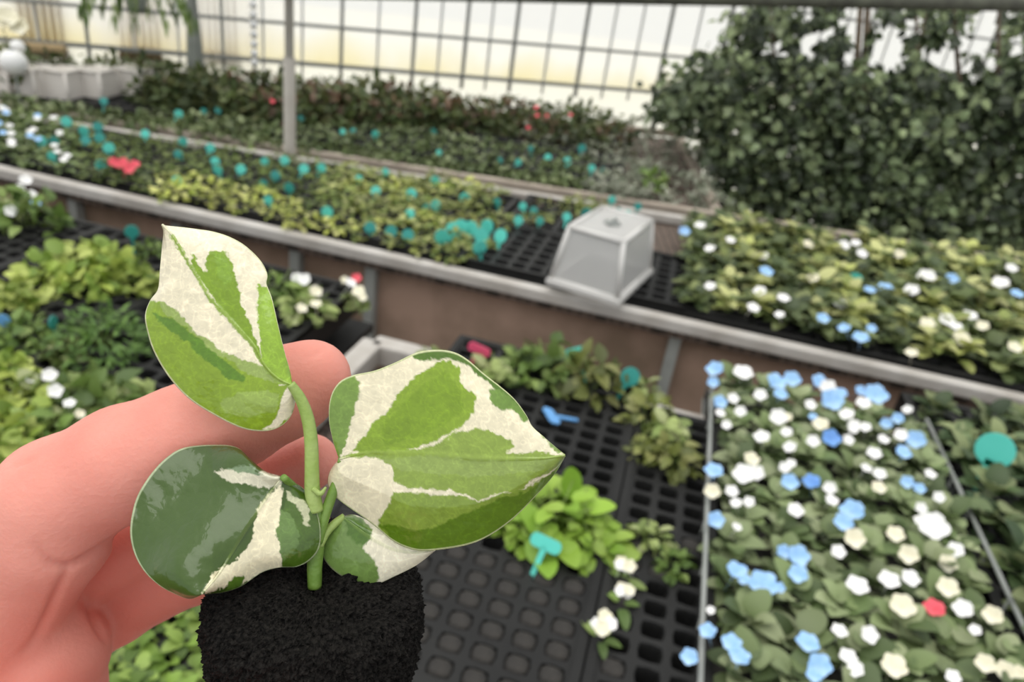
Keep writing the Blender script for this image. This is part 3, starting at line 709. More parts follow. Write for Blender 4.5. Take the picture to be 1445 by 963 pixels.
def plug_mesh(px, py, hole=.78):
    V, Fc = [], []
    for i, (s, z) in enumerate(((.98, -.003), (.92, .001), (.7, .004), (.35, .0052))):
        for k in range(12):
            t = 2 * math.pi * k / 12; c, sn = math.cos(t), math.sin(t); g = max(abs(c), abs(sn)) ** -.6
            V.append((c * g * px * hole * .47 * s, sn * g * py * hole * .47 * s, z + rng.uniform(-.0008, .0008)))
    for i in range(3):
        for k in range(12): Fc.append((i * 12 + k, i * 12 + (k + 1) % 12, i * 12 + 12 + (k + 1) % 12, i * 12 + 12 + k))
    Fc.append(tuple(36 + k for k in range(12)))
    return mesh('soil_plug', V, Fc)
TM = {}
def cell_tray(label, corner, nx, ny, px, py, filled=(), z=ZT, group=None, ang=ANG):
    key = (nx, ny, round(px, 4), round(py, 4))
    if key not in TM: TM[key] = tray_mesh(nx, ny, px, py); TM[key].materials.append(M['black'])
    o = bpy.data.objects.new('cell_tray', TM[key]); link(o); o.location = (corner[0], corner[1], z); o.rotation_euler = (0, 0, ang)
    tag(o, label, 'tray', group)
    if filled:
        pk = ('p',) + key
        if pk not in TM: TM[pk] = [plug_mesh(px, py) for _ in range(4)]; [q.materials.append(M['soil']) for q in TM[pk]]
        for i, j in filled:
            s = bpy.data.objects.new('soil_plug', TM[pk][int(rng.integers(0, 4))]); link(s, o)
            s.location = ((i + .5) * px, (j + .5) * py, -.002)
    return o
def corner_from(pt, right, back):
    """near-left corner of a tray whose far-right corner is pt"""
    return np.asarray(pt[:2]) - EU[:2] * right - EV[:2] * back
# centre tray: 9 x 20 cells, near rows filled
PX, PY = .0342, .0302
c0 = corner_from(at(906, 541, ZT), 9 * PX + .008, 22 * PY)
cell_tray('large black cell tray in the centre, near cells full of dark soil, far cells empty', c0, 9, 22, PX, PY,
          [(i, j) for i in range(9) for j in range(0, 6)] + [(i, 6) for i in range(0, 3)])
c1 = c0 + EU[:2] * (9 * PX + .022)
cell_tray('narrow black cell tray between the centre tray and the pansy tray', c1, 3, 19, .034, .0305, [(0, j) for j in range(5, 9)] + [(1, 7), (1, 8), (0, 2), (2, 9)])
sb = corner_from(at(345, 838, ZT), 7 * .034, 9 * .034)
cell_tray('black cell tray of round leaved seedlings below the fingers', sb, 7, 9, .034, .034)
# left bench trays
lt = 0
lnames = ['right end', 'second from the right end', 'third from the right end', 'fourth from the right end', 'far left']
for k in range(5):
    cc = np.asarray(lb) - EU[:2] * (.285 * (k + 1) + .012) - EV[:2] * (.54 + .015)
    cell_tray('black cell tray in the far row of the left bench, ' + lnames[k], cc, 8, 15, .0332, .0345)
    if k < 4 :
        cell_tray('black cell tray in the near row of the left bench, ' + lnames[k], cc - EV[:2] * .55, 8, 15, .0332, .0345)

# ---------------------------------------------------------------- plants on the near benches
G = lambda *c: [lin(*x) for x in c]
LIME = G((150, 172, 74), (176, 192, 92), (128, 154, 66), (188, 200, 110))
MIDG = G((104, 130, 62), (122, 148, 74), (92, 116, 60), (140, 160, 90))
DARKG = G((72, 90, 56), (88, 106, 66), (60, 78, 50), (104, 120, 80))
OLIVE = G((118, 126, 64), (134, 138, 76), (100, 108, 58), (146, 148, 92))
FERN = G((98, 132, 62), (114, 148, 72), (86, 118, 56))
SILV = G((150, 154, 136), (168, 170, 152), (126, 134, 112))
REDD = G((98, 80, 60), (108, 84, 64), (92, 92, 58), (86, 74, 54))
PANSY = G((118, 134, 88), (136, 150, 106), (100, 118, 74), (154, 164, 124), (84, 100, 62))
PRIM = G((98, 112, 68), (114, 126, 80), (132, 142, 90), (84, 98, 60), (74, 88, 56))
def plant(name, me_leaf, label, cat, px, py, zc, scale=1.0, stems=None, group=None, rz=None, base=None):
    """a plant whose foliage sits zc above the tray under photo point (px,py)"""
    p = at(px, py, ZT + zc); rz = rng.uniform(0, 6.28) if rz is None else rz
    root = obj(name, me_leaf, M['green'], None, (p[0], p[1], (ZT - .004) if base is None else base), rz); root.scale = (scale,) * 3
    tag(root, label, cat, group)
    if stems is not None: obj('stem', stems, M['stem'], root)
    return root
B_lime = [bush('foliage', 70, .055, .075, .034, .026, LIME) for _ in range(3)]
B_mid = [bush('foliage', 60, .05, .06, .03, .02, MIDG, WS) for _ in range(3)]
B_pale = [bush('foliage', 46, .04, .05, .026, .019, G((150, 164, 100), (128, 146, 82), (172, 180, 128)), WROUND) for _ in range(2)]
B_oliv = [bush('foliage', 50, .045, .06, .03, .02, OLIVE, WS) for _ in range(2)]
B_fern = [bush('foliage', 420, .085, .075, .02, .007, FERN, WNARROW, .8) for _ in range(1)]
B_round = [rosette('foliage', 7, .030, .025, G((122, 150, 64), (104, 132, 54), (140, 164, 80), (84, 108, 46)), .02, 5, 60) for _ in range(3)]
B_big = [bush('foliage', 56, .06, .05, .036, .026, G((136, 168, 62), (152, 180, 78), (120, 154, 54)), WROUND, 1.0) for _ in range(2)]
S_sm = stems_mesh(.05, .06); S_md = stems_mesh(.07, .07, 8)
# (px, py, foliage height, mesh, scale, name, category, label)
near = [
 (62, 372, .04, B_lime[0], .85, 'lime_plant', 'plant', 'lime green bushy plant at the left of the lime cluster, far tray row'),
 (112, 352, .045, B_lime[1], 1.05, 'lime_plant', 'plant', 'largest lime green bushy plant in the far left tray row'),
 (158, 362, .04, B_lime[2], .9, 'lime_plant', 'plant', 'lime green bushy plant just right of the largest lime one'),
 (196, 378, .04, B_lime[0], .75, 'lime_plant', 'plant', 'lime green bushy plant nearest the top left variegated leaf'),
 (120, 388, .03, B_lime[1], .8, 'lime_plant', 'plant', 'lime green plant in front of the largest lime one'),
 (212, 338, .03, B_mid[0], .6, 'green_plant', 'plant', 'small mid green plant half hidden behind the lime cluster'),
 (142, 462, .035, B_fern[0], 1.0, 'ferny_plant', 'plant', 'wide ferny mid green plant in a black tray left of the leaves'),
 (92, 488, .02, B_pale[0], .7, 'leafy_plant', 'plant', 'pale leafy plant at the left foot of the ferny plant'),
 (14, 408, .035, B_lime[2], .7, 'lime_plant', 'plant', 'lime green plant cut by the left edge, above the blue label'),
 (30, 455, .03, B_mid[1], .8, 'green_plant', 'plant', 'mid green plant beside the teal label at the left edge'),
 (58, 480, .02, B_mid[2], .5, 'green_plant', 'plant', 'tiny green plant below the teal label at the left edge'),
 (10, 508, .03, B_lime[0], .6, 'lime_plant', 'plant', 'lime green plant cut by the left edge, below the ferny plant'),
 (18, 566, .035, B_lime[1], .9, 'lime_plant', 'plant', 'lime green plant cut by the left edge, above the knuckle'),
 (60, 556, .035, B_pale[1], 1.15, 'leafy_plant', 'plant', 'pale leafy plant with white buds above the hand, at left'),
 (102, 545, .04, B_mid[2], 1.05, 'green_plant', 'plant', 'mid green plant with pointed leaves above the index finger'),
 (150, 560, .035, B_mid[0], 1.15, 'green_plant', 'plant', 'mid green plant touching the top of the index finger in view'),
 (190, 545, .03, B_pale[0], .8, 'leafy_plant', 'plant', 'pale leafy plant above the finger, left of the top leaf'),
 (70, 600, .03, B_mid[1], 1.0, 'green_plant', 'plant', 'mid green plant right above the bent knuckle'),
 (12, 630, .03, B_lime[2], .8, 'lime_plant', 'plant', 'lime green plant left of the bent knuckle'),
 (394, 392, .04, B_mid[2], .9, 'green_plant', 'plant', 'mid green plant behind the right edge of the top leaf'),
 (430, 420, .035, B_pale[1], .95, 'leafy_plant', 'plant', 'pale plant ringed with white blooms beside the top leaf'),
 (500, 408, .035, B_pale[0], .55, 'leafy_plant', 'plant', 'small white plant with one red bloom at the tray corner'),
 (612, 488, .03, B_pale[1], .6, 'leafy_plant', 'plant', 'small pale plant at the far left corner of the centre tray'),
 (694, 520, .03, B_pale[0], .85, 'leafy_plant', 'plant', 'pale plant in front of the pink label'),
 (742, 502, .035, B_mid[1], .85, 'green_plant', 'plant', 'mid green plant right of the pink label'),
 (778, 500, .04, B_mid[0], 1.0, 'green_plant', 'plant', 'tall mid green plant left of the teal label at the tray back'),
 (838, 515, .045, B_oliv[0], 1.05, 'leafy_plant', 'plant', 'olive green drooping plant between the two teal labels'),
 (905, 535, .03, B_pale[1], .7, 'leafy_plant', 'plant', 'pale plant at the far right corner of the centre tray'),
 (922, 570, .03, B_oliv[1], .75, 'leafy_plant', 'plant', 'olive plant at the far end of the narrow tray'),
 (945, 600, .03, B_pale[0], .8, 'leafy_plant', 'plant', 'pale plant against the left rail of the pansy tray'),
 (955, 635, .025, B_oliv[0], .7, 'leafy_plant', 'plant', 'olive plant by the pansy tray rail, before the pale one'),
 (915, 628, .02, B_oliv[1], .55, 'leafy_plant', 'plant', 'brownish olive plant in the narrow tray beside empty cells'),
 (790, 712, .035, B_big[0], .95, 'round_leaved_plant', 'plant', 'big bright green round leaved plant beside the large variegated leaf'),
 (840, 742, .03, B_big[1], .62, 'round_leaved_plant', 'plant', 'smaller bright green round leaved plant at the tray edge'),
 (745, 738, .025, B_big[1], .5, 'round_leaved_plant', 'plant', 'bright green plant peeping out under the large variegated leaf'),
 (920, 748, .02, B_pale[1], .55, 'leafy_plant', 'plant', 'small pale rosette in the narrow tray right of the bright green plant'),
 (950, 790, .01, B_mid[1], .45, 'green_plant', 'plant', 'tiny dark seedling in the narrow tray below the pale rosette'),
]
roots = {}
for i, (px, py, zc, me, sc, nm, cat, lab) in enumerate(near):
    sc *= .86 if i < 19 else 1
    roots[i] = plant(nm, me, lab, cat, px, py, zc, sc, S_md if sc > .8 else S_sm)
# blooms of the pale plants
def nearest(px, py, pool):
    p = at(px, py, ZT + .04)
    return min(pool, key=lambda o: (o.location.x - p[0]) ** 2 + (o.location.y - p[1]) ** 2)
def bloom(px, py, rp, kind, pool, z=.045):
    p = at(px, py, ZT + z); d = (p - EYE) @ FW
    return flower(kind, p, rp * d / F, nearest(px, py, pool))
npool = list(roots.values())
for q in [(430, 395, 9, 'white'), (445, 412, 9, 'cream'), (446, 430, 8, 'cream'), (418, 392, 7, 'white'), (425, 436, 8, 'cream'),
          (494, 400, 8, 'white'), (506, 412, 9, 'cream'), (503, 393, 7, 'red'), (486, 396, 6, 'cream'), (512, 420, 6, 'cream'),
          (70, 530, 10, 'white'), (78, 552, 10, 'white'), (98, 570, 8, 'white'), (45, 535, 8, 'white'), (112, 585, 7, 'cream'), (98, 360, 0.1, 'cream')]:
    bloom(*q, npool)
# white flowers growing alone in the narrow tray
for q, lab in [((880, 803, 17), 'white double bloom in the narrow tray, uppermost of three'), ((880, 838, 15), 'white double bloom in the narrow tray, middle of three'), ((851, 886, 19), 'white double bloom in the narrow tray, lowest of three')]:
    p = at(q[0], q[1], ZT + .02); o = obj('white_bloom', rosette('foliage', 4, .02, .012, MIDG, .005, 5, 30), M['green'], None, (p[0], p[1], ZT - .002)); tag(o, lab, 'flower')
    s = q[2] * ((p - EYE) @ FW) / F
    for k in range(4):
        flower('cream' if k % 2 else 'white', p + np.array([math.cos(k * 1.7 + q[0]), math.sin(k * 1.7 + q[0]), 0]) * s * .45 + EZ * .003 * k, s * .55, o)
# round leaved seedlings bottom left
k = 0
for px, py in [(162, 930), (190, 905), (215, 880), (240, 868), (262, 850), (285, 866), (200, 945), (235, 920), (262, 900), (288, 905), (228, 958), (268, 940), (300, 940), (175, 965), (252, 975)]:
    plant('round_leaved_seedling', B_round[k % 3], 'small round leaved green seedling in the tray below the fingers, beside the soil plug', 'seedling', px, py, .012, rng.uniform(.42, .56), None, 'seedlings below the fingers'); k += 1
# plants with pale blooms far left, under the middle rail
fl_root = plant('flowering_plant', B_mid[1], 'flowering green plant at the left edge under the middle bench rail', 'plant', 34, 285, .05, 1.25, S_md)
for q in [(36, 255, 8, 'white'), (44, 275, 7, 'white'), (50, 288, 7, 'blue'), (15, 298, 8, 'white'), (28, 265, 6, 'white')]: bloom(*q, [fl_root])
fl2 = plant('flowering_plant', B_pale[0], 'pale leafy plant at the left edge in front of the flowering one', 'plant', 18, 285, .03, .9, S_sm)

# ---------------------------------------------------------------- pansy tray
va = at(1001, 536, ZT); vb = at(1266, 558, ZT)
VW, VL = .352, .66
vroot = empty('bedding_tray', (va[0] - EV[0] * VL, va[1] - EV[1] * VL, ZT), ANG); tag(vroot, 'long bedding tray with thin metal side rails, packed with blue and white pansies', 'tray')
m = MB(); m.box((VW / 2, VL / 2, -.035), (VW, 0, 0), (0, VL, 0), (0, 0, .03)); m.build('soil_bed', M['soil'], vroot)
for x in (0, VW):
    m = MB(); m.tube([(x, -.02, .022), (x, VL, .022)], .003, 8); m.tube([(x, -.02, -.04), (x, VL, -.04)], .0028, 8)
    for y in np.linspace(0, VL, 9): m.tube([(x, y, -.04), (x, y, .022)], .0016, 6)
    m.build('side_rail', M['leg'], vroot, smooth=True)
R_pan = [rosette('foliage', 16, .026, .023, PANSY, .03, -5, 70) for _ in range(5)]
pans = []
rowname = ['nearest', 'second', 'third', 'fourth', 'fifth', 'sixth', 'seventh', 'eighth', 'ninth', 'tenth', 'far']
for j in range(11):
    for i in range(6):
        p = np.array([va[0], va[1], 0]) - EV * (VL - .03 - j * .0595) + EU * (.038 + i * .055 + rng.uniform(-.008, .008)) + EV * rng.uniform(-.008, .008)
        o = obj('pansy_plant', R_pan[(i * 3 + j) % 5], M['green'], None, (p[0], p[1], ZT - .012), rng.uniform(0, 6.28)); s = rng.uniform(.9, 1.15); o.scale = (s, s, s)
        o['row'] = j; pans.append(o)
BLUE = [(1009,522,12),(1006,540,8),(1015,568,10),(1094,540,14),(1117,536,12),(1101,558,10),(1156,540,12),(1172,565,16),(1186,556,9),(1235,558,16),(1214,552,8),(1147,589,6),(1251,598,8),(1267,591,8),(1292,621,13),(1274,637,9),(1007,666,13),(1009,734,12),(1114,681,12),(1275,641,10),(1280,681,9),(1297,690,8),(1190,738,13),(1203,722,16),(1105,779,10),(1126,785,15),(1126,811,13),(1039,807,15),(1050,819,9),(1077,826,20),(1099,830,8),(999,892,12),(1032,909,14),(1043,928,15),(1139,909,16),(1156,939,16),(1148,954,11),(973,928,12)]
DBLUE = [(1172,619,13),(1145,681,12)]
WHITE = [(1048,528,14),(1034,563,8),(1045,581,8),(1016,584,7),(1073,558,9),(1098,589,12),(1075,618,11),(1110,611,8),(1115,632,9),(1025,600,7),(1195,586,10),(1203,605,8),(1221,604,8),(1147,623,9),(1196,621,8),(1218,570,10),(1143,572,8),(1281,579,7),(1271,614,9),(1168,547,11),(1050,670,15),(1067,668,11),(1032,694,9),(1039,711,8),(1057,709,8),(1122,721,11),(1173,707,9),(1171,689,9),(1233,641,10),(1222,662,8),(1241,670,9),(1039,745,7),(1182,779,10),(1209,828,15),(1254,820,14),(1316,743,20),(1284,817,12),(1359,860,13),(1348,777,11),(1184,892,11),(1226,896,12),(1196,928,12),(1207,945,11),(1376,890,8),(1107,660,8),(1205,600,8),(1246,621,8),(1269,617,8),(1312,670,8),(1324,702,8),(1299,717,8),(1344,956,10),(1003,862,6),(1116,655,7),(1300,735,9)]
CREAM = [(1158,600,11),(1060,649,11),(1005,694,11),(1239,689,10),(1205,760,14),(1282,783,13),(1263,755,12),(1273,856,17),(1337,796,12),(1337,830,14),(1261,941,17),(1401,869,13),(1390,937,13),(1418,947,13),(1438,950,10),(1110,590,8)]
nb = 0
for kind, lst in (('blue', BLUE), ('bluedark', DBLUE), ('white', WHITE), ('cream', CREAM), ('red', [(1318, 860, 14)])):
    for px, py, rp in lst:
        p = at(px, py, ZT + .042); o = nearest(px, py, pans); flower(kind, p, rp * ((p - EYE) @ FW) / F * 1.0, o)
        o['fl'] = (o.get('fl', '') + ' ' + kind)
words = {'': 'pansy seedling without blooms', 'b': 'pansy plant with sky blue blooms', 'w': 'pansy plant with white or cream blooms', 'bw': 'pansy plant with both blue and white blooms', 'r': 'pansy plant with the one red bloom'}
for o in pans:
    f = o.get('fl', ''); j = o['row']
    key = 'r' if 'red' in f else ('b' if 'blue' in f else '') + ('w' if ('white' in f or 'cream' in f) else '')
    tag(o, words[key] + ', in the ' + rowname[j] + ' row of the railed tray', 'pansy', 'pansies in the railed bedding tray')
    del o['row']
    if 'fl' in o: del o['fl']

# ---------------------------------------------------------------- dark primulas on the right
R_dark = [rosette('foliage', 20, .03, .025, DARKG + G((116, 128, 84), (128, 138, 96)), .03, 0, 75) for _ in range(3)]
dtray = np.array([vb[0], vb[1]]) + EU[:2] * .02
for k in range(2):
    cell_tray('black cell tray of dark primulas ' + ('right beside the pansy tray' if k == 0 else 'at the right edge of the near bench'), dtray + EU[:2] * (.29 * k) - EV[:2] * .62, 8, 18, .0332, .0345)
dn = ['nearest the camera', 'second row', 'third row', 'fourth row', 'fifth row', 'sixth row', 'seventh row', 'far row']
for j in range(8):
    for i in range(8):
        p = np.array([dtray[0], dtray[1], 0]) - EV * (.60 - j * .078) + EU * (.035 + i * .068) + rng.uniform(-.01, .01, 3)
        o = obj('primula_plant', R_dark[(i + j) % 3], M['green'], None, (p[0], p[1], ZT - .01), rng.uniform(0, 6.28)); s = rng.uniform(.9, 1.2); o.scale = (s, s, s)
        tag(o, 'dark green primula rosette right of the pansy tray, ' + dn[j], 'primula', 'dark primulas right of the pansies')

# ---------------------------------------------------------------- plant labels
def label_mesh(kind, s):
    m = MB(); t = .0008
    def plate(pts):
        n = len(pts); V = [(x, -t, z) for x, z in pts] + [(x, t, z) for x, z in pts]
        m.add(V, [tuple(range(n)), tuple(range(2 * n - 1, n - 1, -1))] + [(i, i + n, (i + 1) % n + n, (i + 1) % n) for i in range(n)])
    if kind == 'round':
        plate([(s * .5 * math.cos(a), s * (.5 + .5 * math.sin(a)) + s * .3) for a in np.linspace(0, 2 * math.pi, 20, endpoint=False)])
    else:
        r = s * .26; pts = []
        for cx, a0 in ((s * .42, -90), (-s * .42, 90)):
            for a in np.radians(np.linspace(a0, a0 + 180, 8)): pts.append((cx + r * math.cos(a) * .8, s * .62 + r * math.sin(a)))
        plate(pts)
    plate([(-s * .09, -s * .8), (0, -s * 1.1), (s * .09, -s * .8), (s * .11, s * .5), (-s * .11, s * .5)])
    return mesh('plant_label', m.V, m.F, smooth=False)
LM = {}
def plabel(px, py, sp, colr, label, kind='round', zc=.04, rot=(0, 0, 0), group=None, lay=False):
    p = at(px, py, (ZM if py < 360 and group else ZT) + zc); s = sp * ((p - EYE) @ FW) / F
    key = (kind, colr)
    if key not in LM: LM[key] = label_mesh(kind, .02); LM[key].materials.append(M[colr])
    o = bpy.data.objects.new('plant_label', LM[key]); link(o); k = s / .02; o.scale = (k, k, k)
    yaw = math.atan2(-p[0], p[1])
    o.rotation_euler = (rot[0], rot[1], yaw + rot[2]) if not lay else rot
    o.location = tuple(p - (0 if lay else 1) * EZ * s * .75)
    return tag(o, label, 'label', group)
plabel(795, 590, 32, 'bluetag', 'sky blue T shaped label lying on the empty cells', 'T', .004, (math.radians(-75), 0, math.radians(112)), lay=True)
plabel(671, 489, 27, 'pink', 'pink T shaped label at the back of the centre tray', 'T', .05, (0, .35, 0))
plabel(765, 768, 38, 'teal', 'teal T shaped label in front of the bright green round leaved plant', 'T', .035, (-.7, .28, 0))
plabel(823, 496, 30, 'teal', 'teal label tilted left behind the olive drooping plant', 'T', .05, (-.4, -.4, .2))
plabel(882, 533, 28, 'tealdark', 'dark teal label at the far right corner of the centre tray', 'round', .04, (-.3, .4, .2))
plabel(562, 966, 44, 'teal', 'teal label cut by the bottom edge beside the soil plug', 'T', .0, (-.7, .25, 0))
plabel(1402, 640, 50, 'teal', 'large round teal label above the dark primulas', 'round', .06, (-.2, 0, 0))
plabel(1206, 396, 20, 'teal', 'teal label among the blue blooms of the middle bench bed', 'round', .06)
plabel(186, 328, 19, 'tealdark', 'dark teal label behind the lime cluster', 'round', .045)
plabel(75, 456, 20, 'tealdark', 'narrow teal label left of the ferny plant', 'round', .03, (0, 0, 1.0))
plabel(2, 455, 22, 'bluetag', 'blue label cut by the left edge', 'round', .03)
TL = [(55,200),(78,200),(115,198),(77,220),(140,180),(138,195),(116,185),(98,172),(146,234),(157,210),(204,190),(261,200),(257,217),(293,209),(301,228),(312,241),(336,239),(253,255),(377,228),(406,227),(449,237),(424,238),(387,249),(376,259),(408,266),(381,283),(461,301),(506,253),(576,273),(659,280),(601,294),(615,291),(704,287),(741,292),(750,297),(731,312),(761,312),(611,256),(543,243),(530,271),(580,304),(799,307),(826,301),(838,303),(872,301),(884,305),(862,283),(899,292),(524,323),(553,328),(575,333)]
def zone(x): return ('the left end of the middle bench' if x < 190 else 'the low green trays left of the post' if x < 350 else 'the lime green trays near the post' if x < 500 else 'the mixed trays right of the post' if x < 700 else 'the trays left of and behind the clear dome')
for px, py in TL:
    plabel(px, py, rng.uniform(11, 16) if py < 300 or px > 690 else 17, 'teal' if rng.random() < .75 else 'tealdark', 'small teal label stuck in ' + zone(px), 'round', .022, (rng.uniform(-.5, .1), rng.uniform(-.5, .5), rng.uniform(-.6, .6)), 'teal labels on the middle bench')
for px, py in [(625, 335), (637, 326), (650, 322), (665, 324), (678, 334), (680, 349), (705, 335), (690, 322)]:
    plabel(px, py, 21, 'teal', 'teal label in the ring of labels left of the clear dome', 'round', .03, (rng.uniform(-.4, .1), rng.uniform(-.3, .3), rng.uniform(-.6, .6)), 'ring of teal labels')
for px, py in [(145,143),(247,160),(290,158),(312,155),(340,153),(425,168),(500,185),(530,190),(487,186),(614,188),(623,215),(705,227),(728,228),(750,210),(770,222),(835,238),(820,210),(800,228),(848,240)]:
    plabel(px, py, rng.uniform(8, 12), 'teal' if rng.random() < .6 else 'tealdark', 'small teal label in the front trays of the rear bench, ' + ('left of the post' if px < 410 else 'right of the post'), 'round', .02, (rng.uniform(-.5, .1), rng.uniform(-.5, .5), rng.uniform(-.6, .6)), 'teal labels on the rear bench')

# ---------------------------------------------------------------- middle bench seedlings
def tuft(n, R, Hh, L, W, cols): return bush('foliage', n, R, Hh, L, W, cols, WS, .8)
T_low = [tuft(60, .05, .03, .016, .009, G((104, 124, 58), (118, 136, 66), (92, 110, 54), (130, 142, 84))) for _ in range(3)]
T_lime = [tuft(70, .05, .04, .018, .011, G((182, 190, 92), (200, 204, 118), (158, 172, 80), (210, 210, 138))) for _ in range(3)]
T_mix = [tuft(60, .05, .05, .022, .014, G((122, 138, 70), (150, 158, 86), (104, 122, 62), (166, 170, 110))) for _ in range(3)]
T_flow = [tuft(60, .05, .045, .024, .016, G((112, 130, 80), (130, 144, 92), (98, 116, 70))) for _ in range(2)]
T_dry = [tuft(40, .045, .03, .018, .009, REDD + OLIVE) for _ in range(2)]
mid_pts = {}
S0 = np.array([m0[0], m0[1], 0]); DIRM = np.array([m1[0] - m0[0], m1[1] - m0[1], 0]); LM_ = np.linalg.norm(DIRM); DIRM /= LM_; NRM = np.array([-DIRM[1], DIRM[0], 0])
def far_y(p, n):  # run from rail to bench back edge
    t = ((f0[1] + (f1[1] - f0[1]) * (p[0] - f0[0]) / (f1[0] - f0[0])) - p[1]) / n[1]; return t
tw = .295; ntr = 0
tnames = ['far left', 'second from the left', 'third from the left', 'fourth from the left', 'fifth from the left', 'sixth from the left', 'seventh from the left', 'eighth from the left', 'ninth from the left', 'tenth from the left', 'eleventh from the left']
x_start = (at(-40, 226, ZM)[0] - m0[0]) / DIRM[0] - .307
mid_n = 0
for k in range(8):
    s = x_start + k * (tw + .012); p0 = S0 + DIRM * s + NRM * .03
    dep = far_y(p0, NRM) - .06; rows = 2; rl = dep / rows
    for r in range(rows):
        cp = p0 + NRM * (r * rl)
        q = proj(cp + DIRM * tw / 2 + NRM * rl / 2 + EZ * ZM)
        ny = max(5, int((rl - .03) / .042))
        if not (q[0] > 960):
            cell_tray('black seedling tray in the ' + ('near' if r == 0 else 'far') + ' row of the middle bench, ' + tnames[k], cp + DIRM * .012 + NRM * .012, 7, ny, (tw - .024) / 7, (rl - .03) / ny, ang=math.atan2(DIRM[1], DIRM[0]), z=ZM + .004)
for k in range(int(2.5 / .078)):
    for r in range(9):
        p = S0 + DIRM * (x_start + .04 + k * .078) + NRM * (.055 + r * .074) + rng.uniform(-.012, .012, 3) * np.array([1, 1, 0])
        if r * .074 + .11 > far_y(S0 + DIRM * (x_start + k * .078), NRM): continue
        x, y = proj(p + EZ * (ZM + .03))
        if x > 925 or x < -60 : continue
        ys = y - (.225 * x)   # distance below the far rail, roughly
        if x > 690 and y > 312 - (x - 690) * .12 and not (x < 690): continue
        if 640 < x and y > 345: continue
        if 705 < x < 800 and y < 290 and rng.random() < .6: continue
        if x < 105: me, lab, nm = T_flow[(k + r) % 2], 'green bedding seedling with pale blooms at the left end of the middle bench', 'bedding_seedling'
        elif 215 < x < 440 and y > 232 + (x - 215) * .16: me, lab, nm = T_lime[(k + r) % 3], 'lime yellow seedling in the trays along the middle bench rail, left half', 'lime_seedling'
        elif x < 470: me, lab, nm = T_low[(k + r) % 3], 'low dark green seedling in the left trays of the middle bench', 'low_seedling'
        elif x < 690: me, lab, nm = (T_mix if (k * 7 + r * 3) % 5 else T_lime)[(k + r) % 3], 'mixed green seedling right of the post on the middle bench', 'mixed_seedling'
        else: me, lab, nm = (T_dry[(k + r) % 2] if (k + r) % 3 == 0 else T_mix[(k + r) % 3]), 'sparse seedling behind the clear dome on the middle bench', 'sparse_seedling'
        o = obj(nm, me, M['green'], None, (p[0], p[1], ZM + .0), rng.uniform(0, 6.28)); s = rng.uniform(.7, 1.05); o.scale = (s, s, s * rng.uniform(.4, .85))
        tag(o, lab, 'seedling', nm.replace('_', ' ') + 's on the middle bench'); mid_n += 1
        if x < 105 and rng.random() < .8:
            for _ in range(2):
                pp = p + np.array([rng.uniform(-.03, .03), rng.uniform(-.03, .03), ZM + .05]); flower(['white', 'white', 'blue'][int(rng.integers(0, 3))], pp, .009, o)
# red blooms
o = obj('red_flower_plant', T_flow[0], M['green'], None, (*at(172, 238, ZM + .02)[:2], ZM), 0); tag(o, 'only red flowering seedling on the left half of the middle bench', 'flower')
for x, y in [(160, 229), (168, 232), (176, 233), (184, 236), (174, 229), (190, 232), (180, 240)]:
    p = at(x, y, ZM + .05); flower('red', p, .011, o)

# ---------------------------------------------------------------- primula bed on the middle bench (right)
R_prim = [rosette('foliage', 20, .034, .028, PRIM, .035, -5, 75) for _ in range(4)] + [rosette('foliage', 20, .034, .026, G((170, 176, 104), (140, 152, 84), (188, 190, 130), (104, 118, 70)), .045, 5, 80) for _ in range(2)]
prim = []
jn = ['along the near rail', 'second row from the near rail', 'third row from the near rail', 'fourth row from the near rail', 'fifth row from the near rail', 'sixth row from the near rail', 'seventh row from the near rail', 'eighth row from the near rail', 'ninth row', 'tenth row', 'eleventh row']
def prim_tray(label, s, wid, dep):
    cp = S0 + DIRM * s + NRM * .03; nx = max(3, int(wid / .04)); ny = int(dep / .042)
    cell_tray(label, cp, nx, ny, wid / nx, dep / ny, ang=math.atan2(DIRM[1], DIRM[0]), z=ZM - .002)
s_pr = (at(958, 440, ZM)[0] - m0[0]) / DIRM[0]
prim_tray('black tray under the primula bed, beside the clear dome', s_pr + .02, .30, .72)
prim_tray('black tray under the middle of the primula bed', s_pr + .35, .30, .76)
prim_tray('black tray under the right end of the primula bed', s_pr + .68, .30, .8)
for k in range(17):
    for r in range(13):
        p = S0 + DIRM * (s_pr + .02 + k * .066) + NRM * (.06 + r * .066) + rng.uniform(-.012, .012, 3) * np.array([1, 1, 0])
        if r * .066 + .12 > far_y(S0 + DIRM * (s_pr + k * .066), NRM): continue
        x, y = proj(p + EZ * (ZM + .03))
        if x > 1520 or x < 938: continue
        o = obj('primula_plant', R_prim[(k * 5 + r * 3) % 6], M['green'], None, (p[0], p[1], ZM - .004), rng.uniform(0, 6.28)); s = rng.uniform(.85, 1.2); o.scale = (s, s, s * .8)
        tag(o, 'yellow green primula right of the clear dome, ' + jn[min(r, 10)], 'primula', 'primulas right of the clear dome'); prim.append(o)
for kind, lst in (('blue', [(1083,376,10),(1230,402,8),(1252,400,11),(1195,455,9),(1218,468,11),(1164,441,9),(1233,455,7),(1346,386,9),(1438,408,9),(967,319,8)]),
                  ('white', [(990,312,8),(1032,332,7),(1079,355,8),(1005,396,8),(1075,403,9),(1108,413,9),(1065,426,9),(1103,436,7),(1311,383,12),(1290,402,10),(1415,393,12),(1339,443,10),(1371,439,11),(1353,453,8),(1218,351,8),(1193,339,8),(1210,337,7),(1189,422,9),(1004,344,8),(1430,372,8)]),
                  ('cream', [(1142,338,8),(1150,385,9),(1312,448,10),(1360,470,12),(1435,482,10),(1290,490,9),(1272,352,8),(1390,452,9)])):
    for px, py, rp in lst: bloom(px, py, rp, kind, prim, .075)

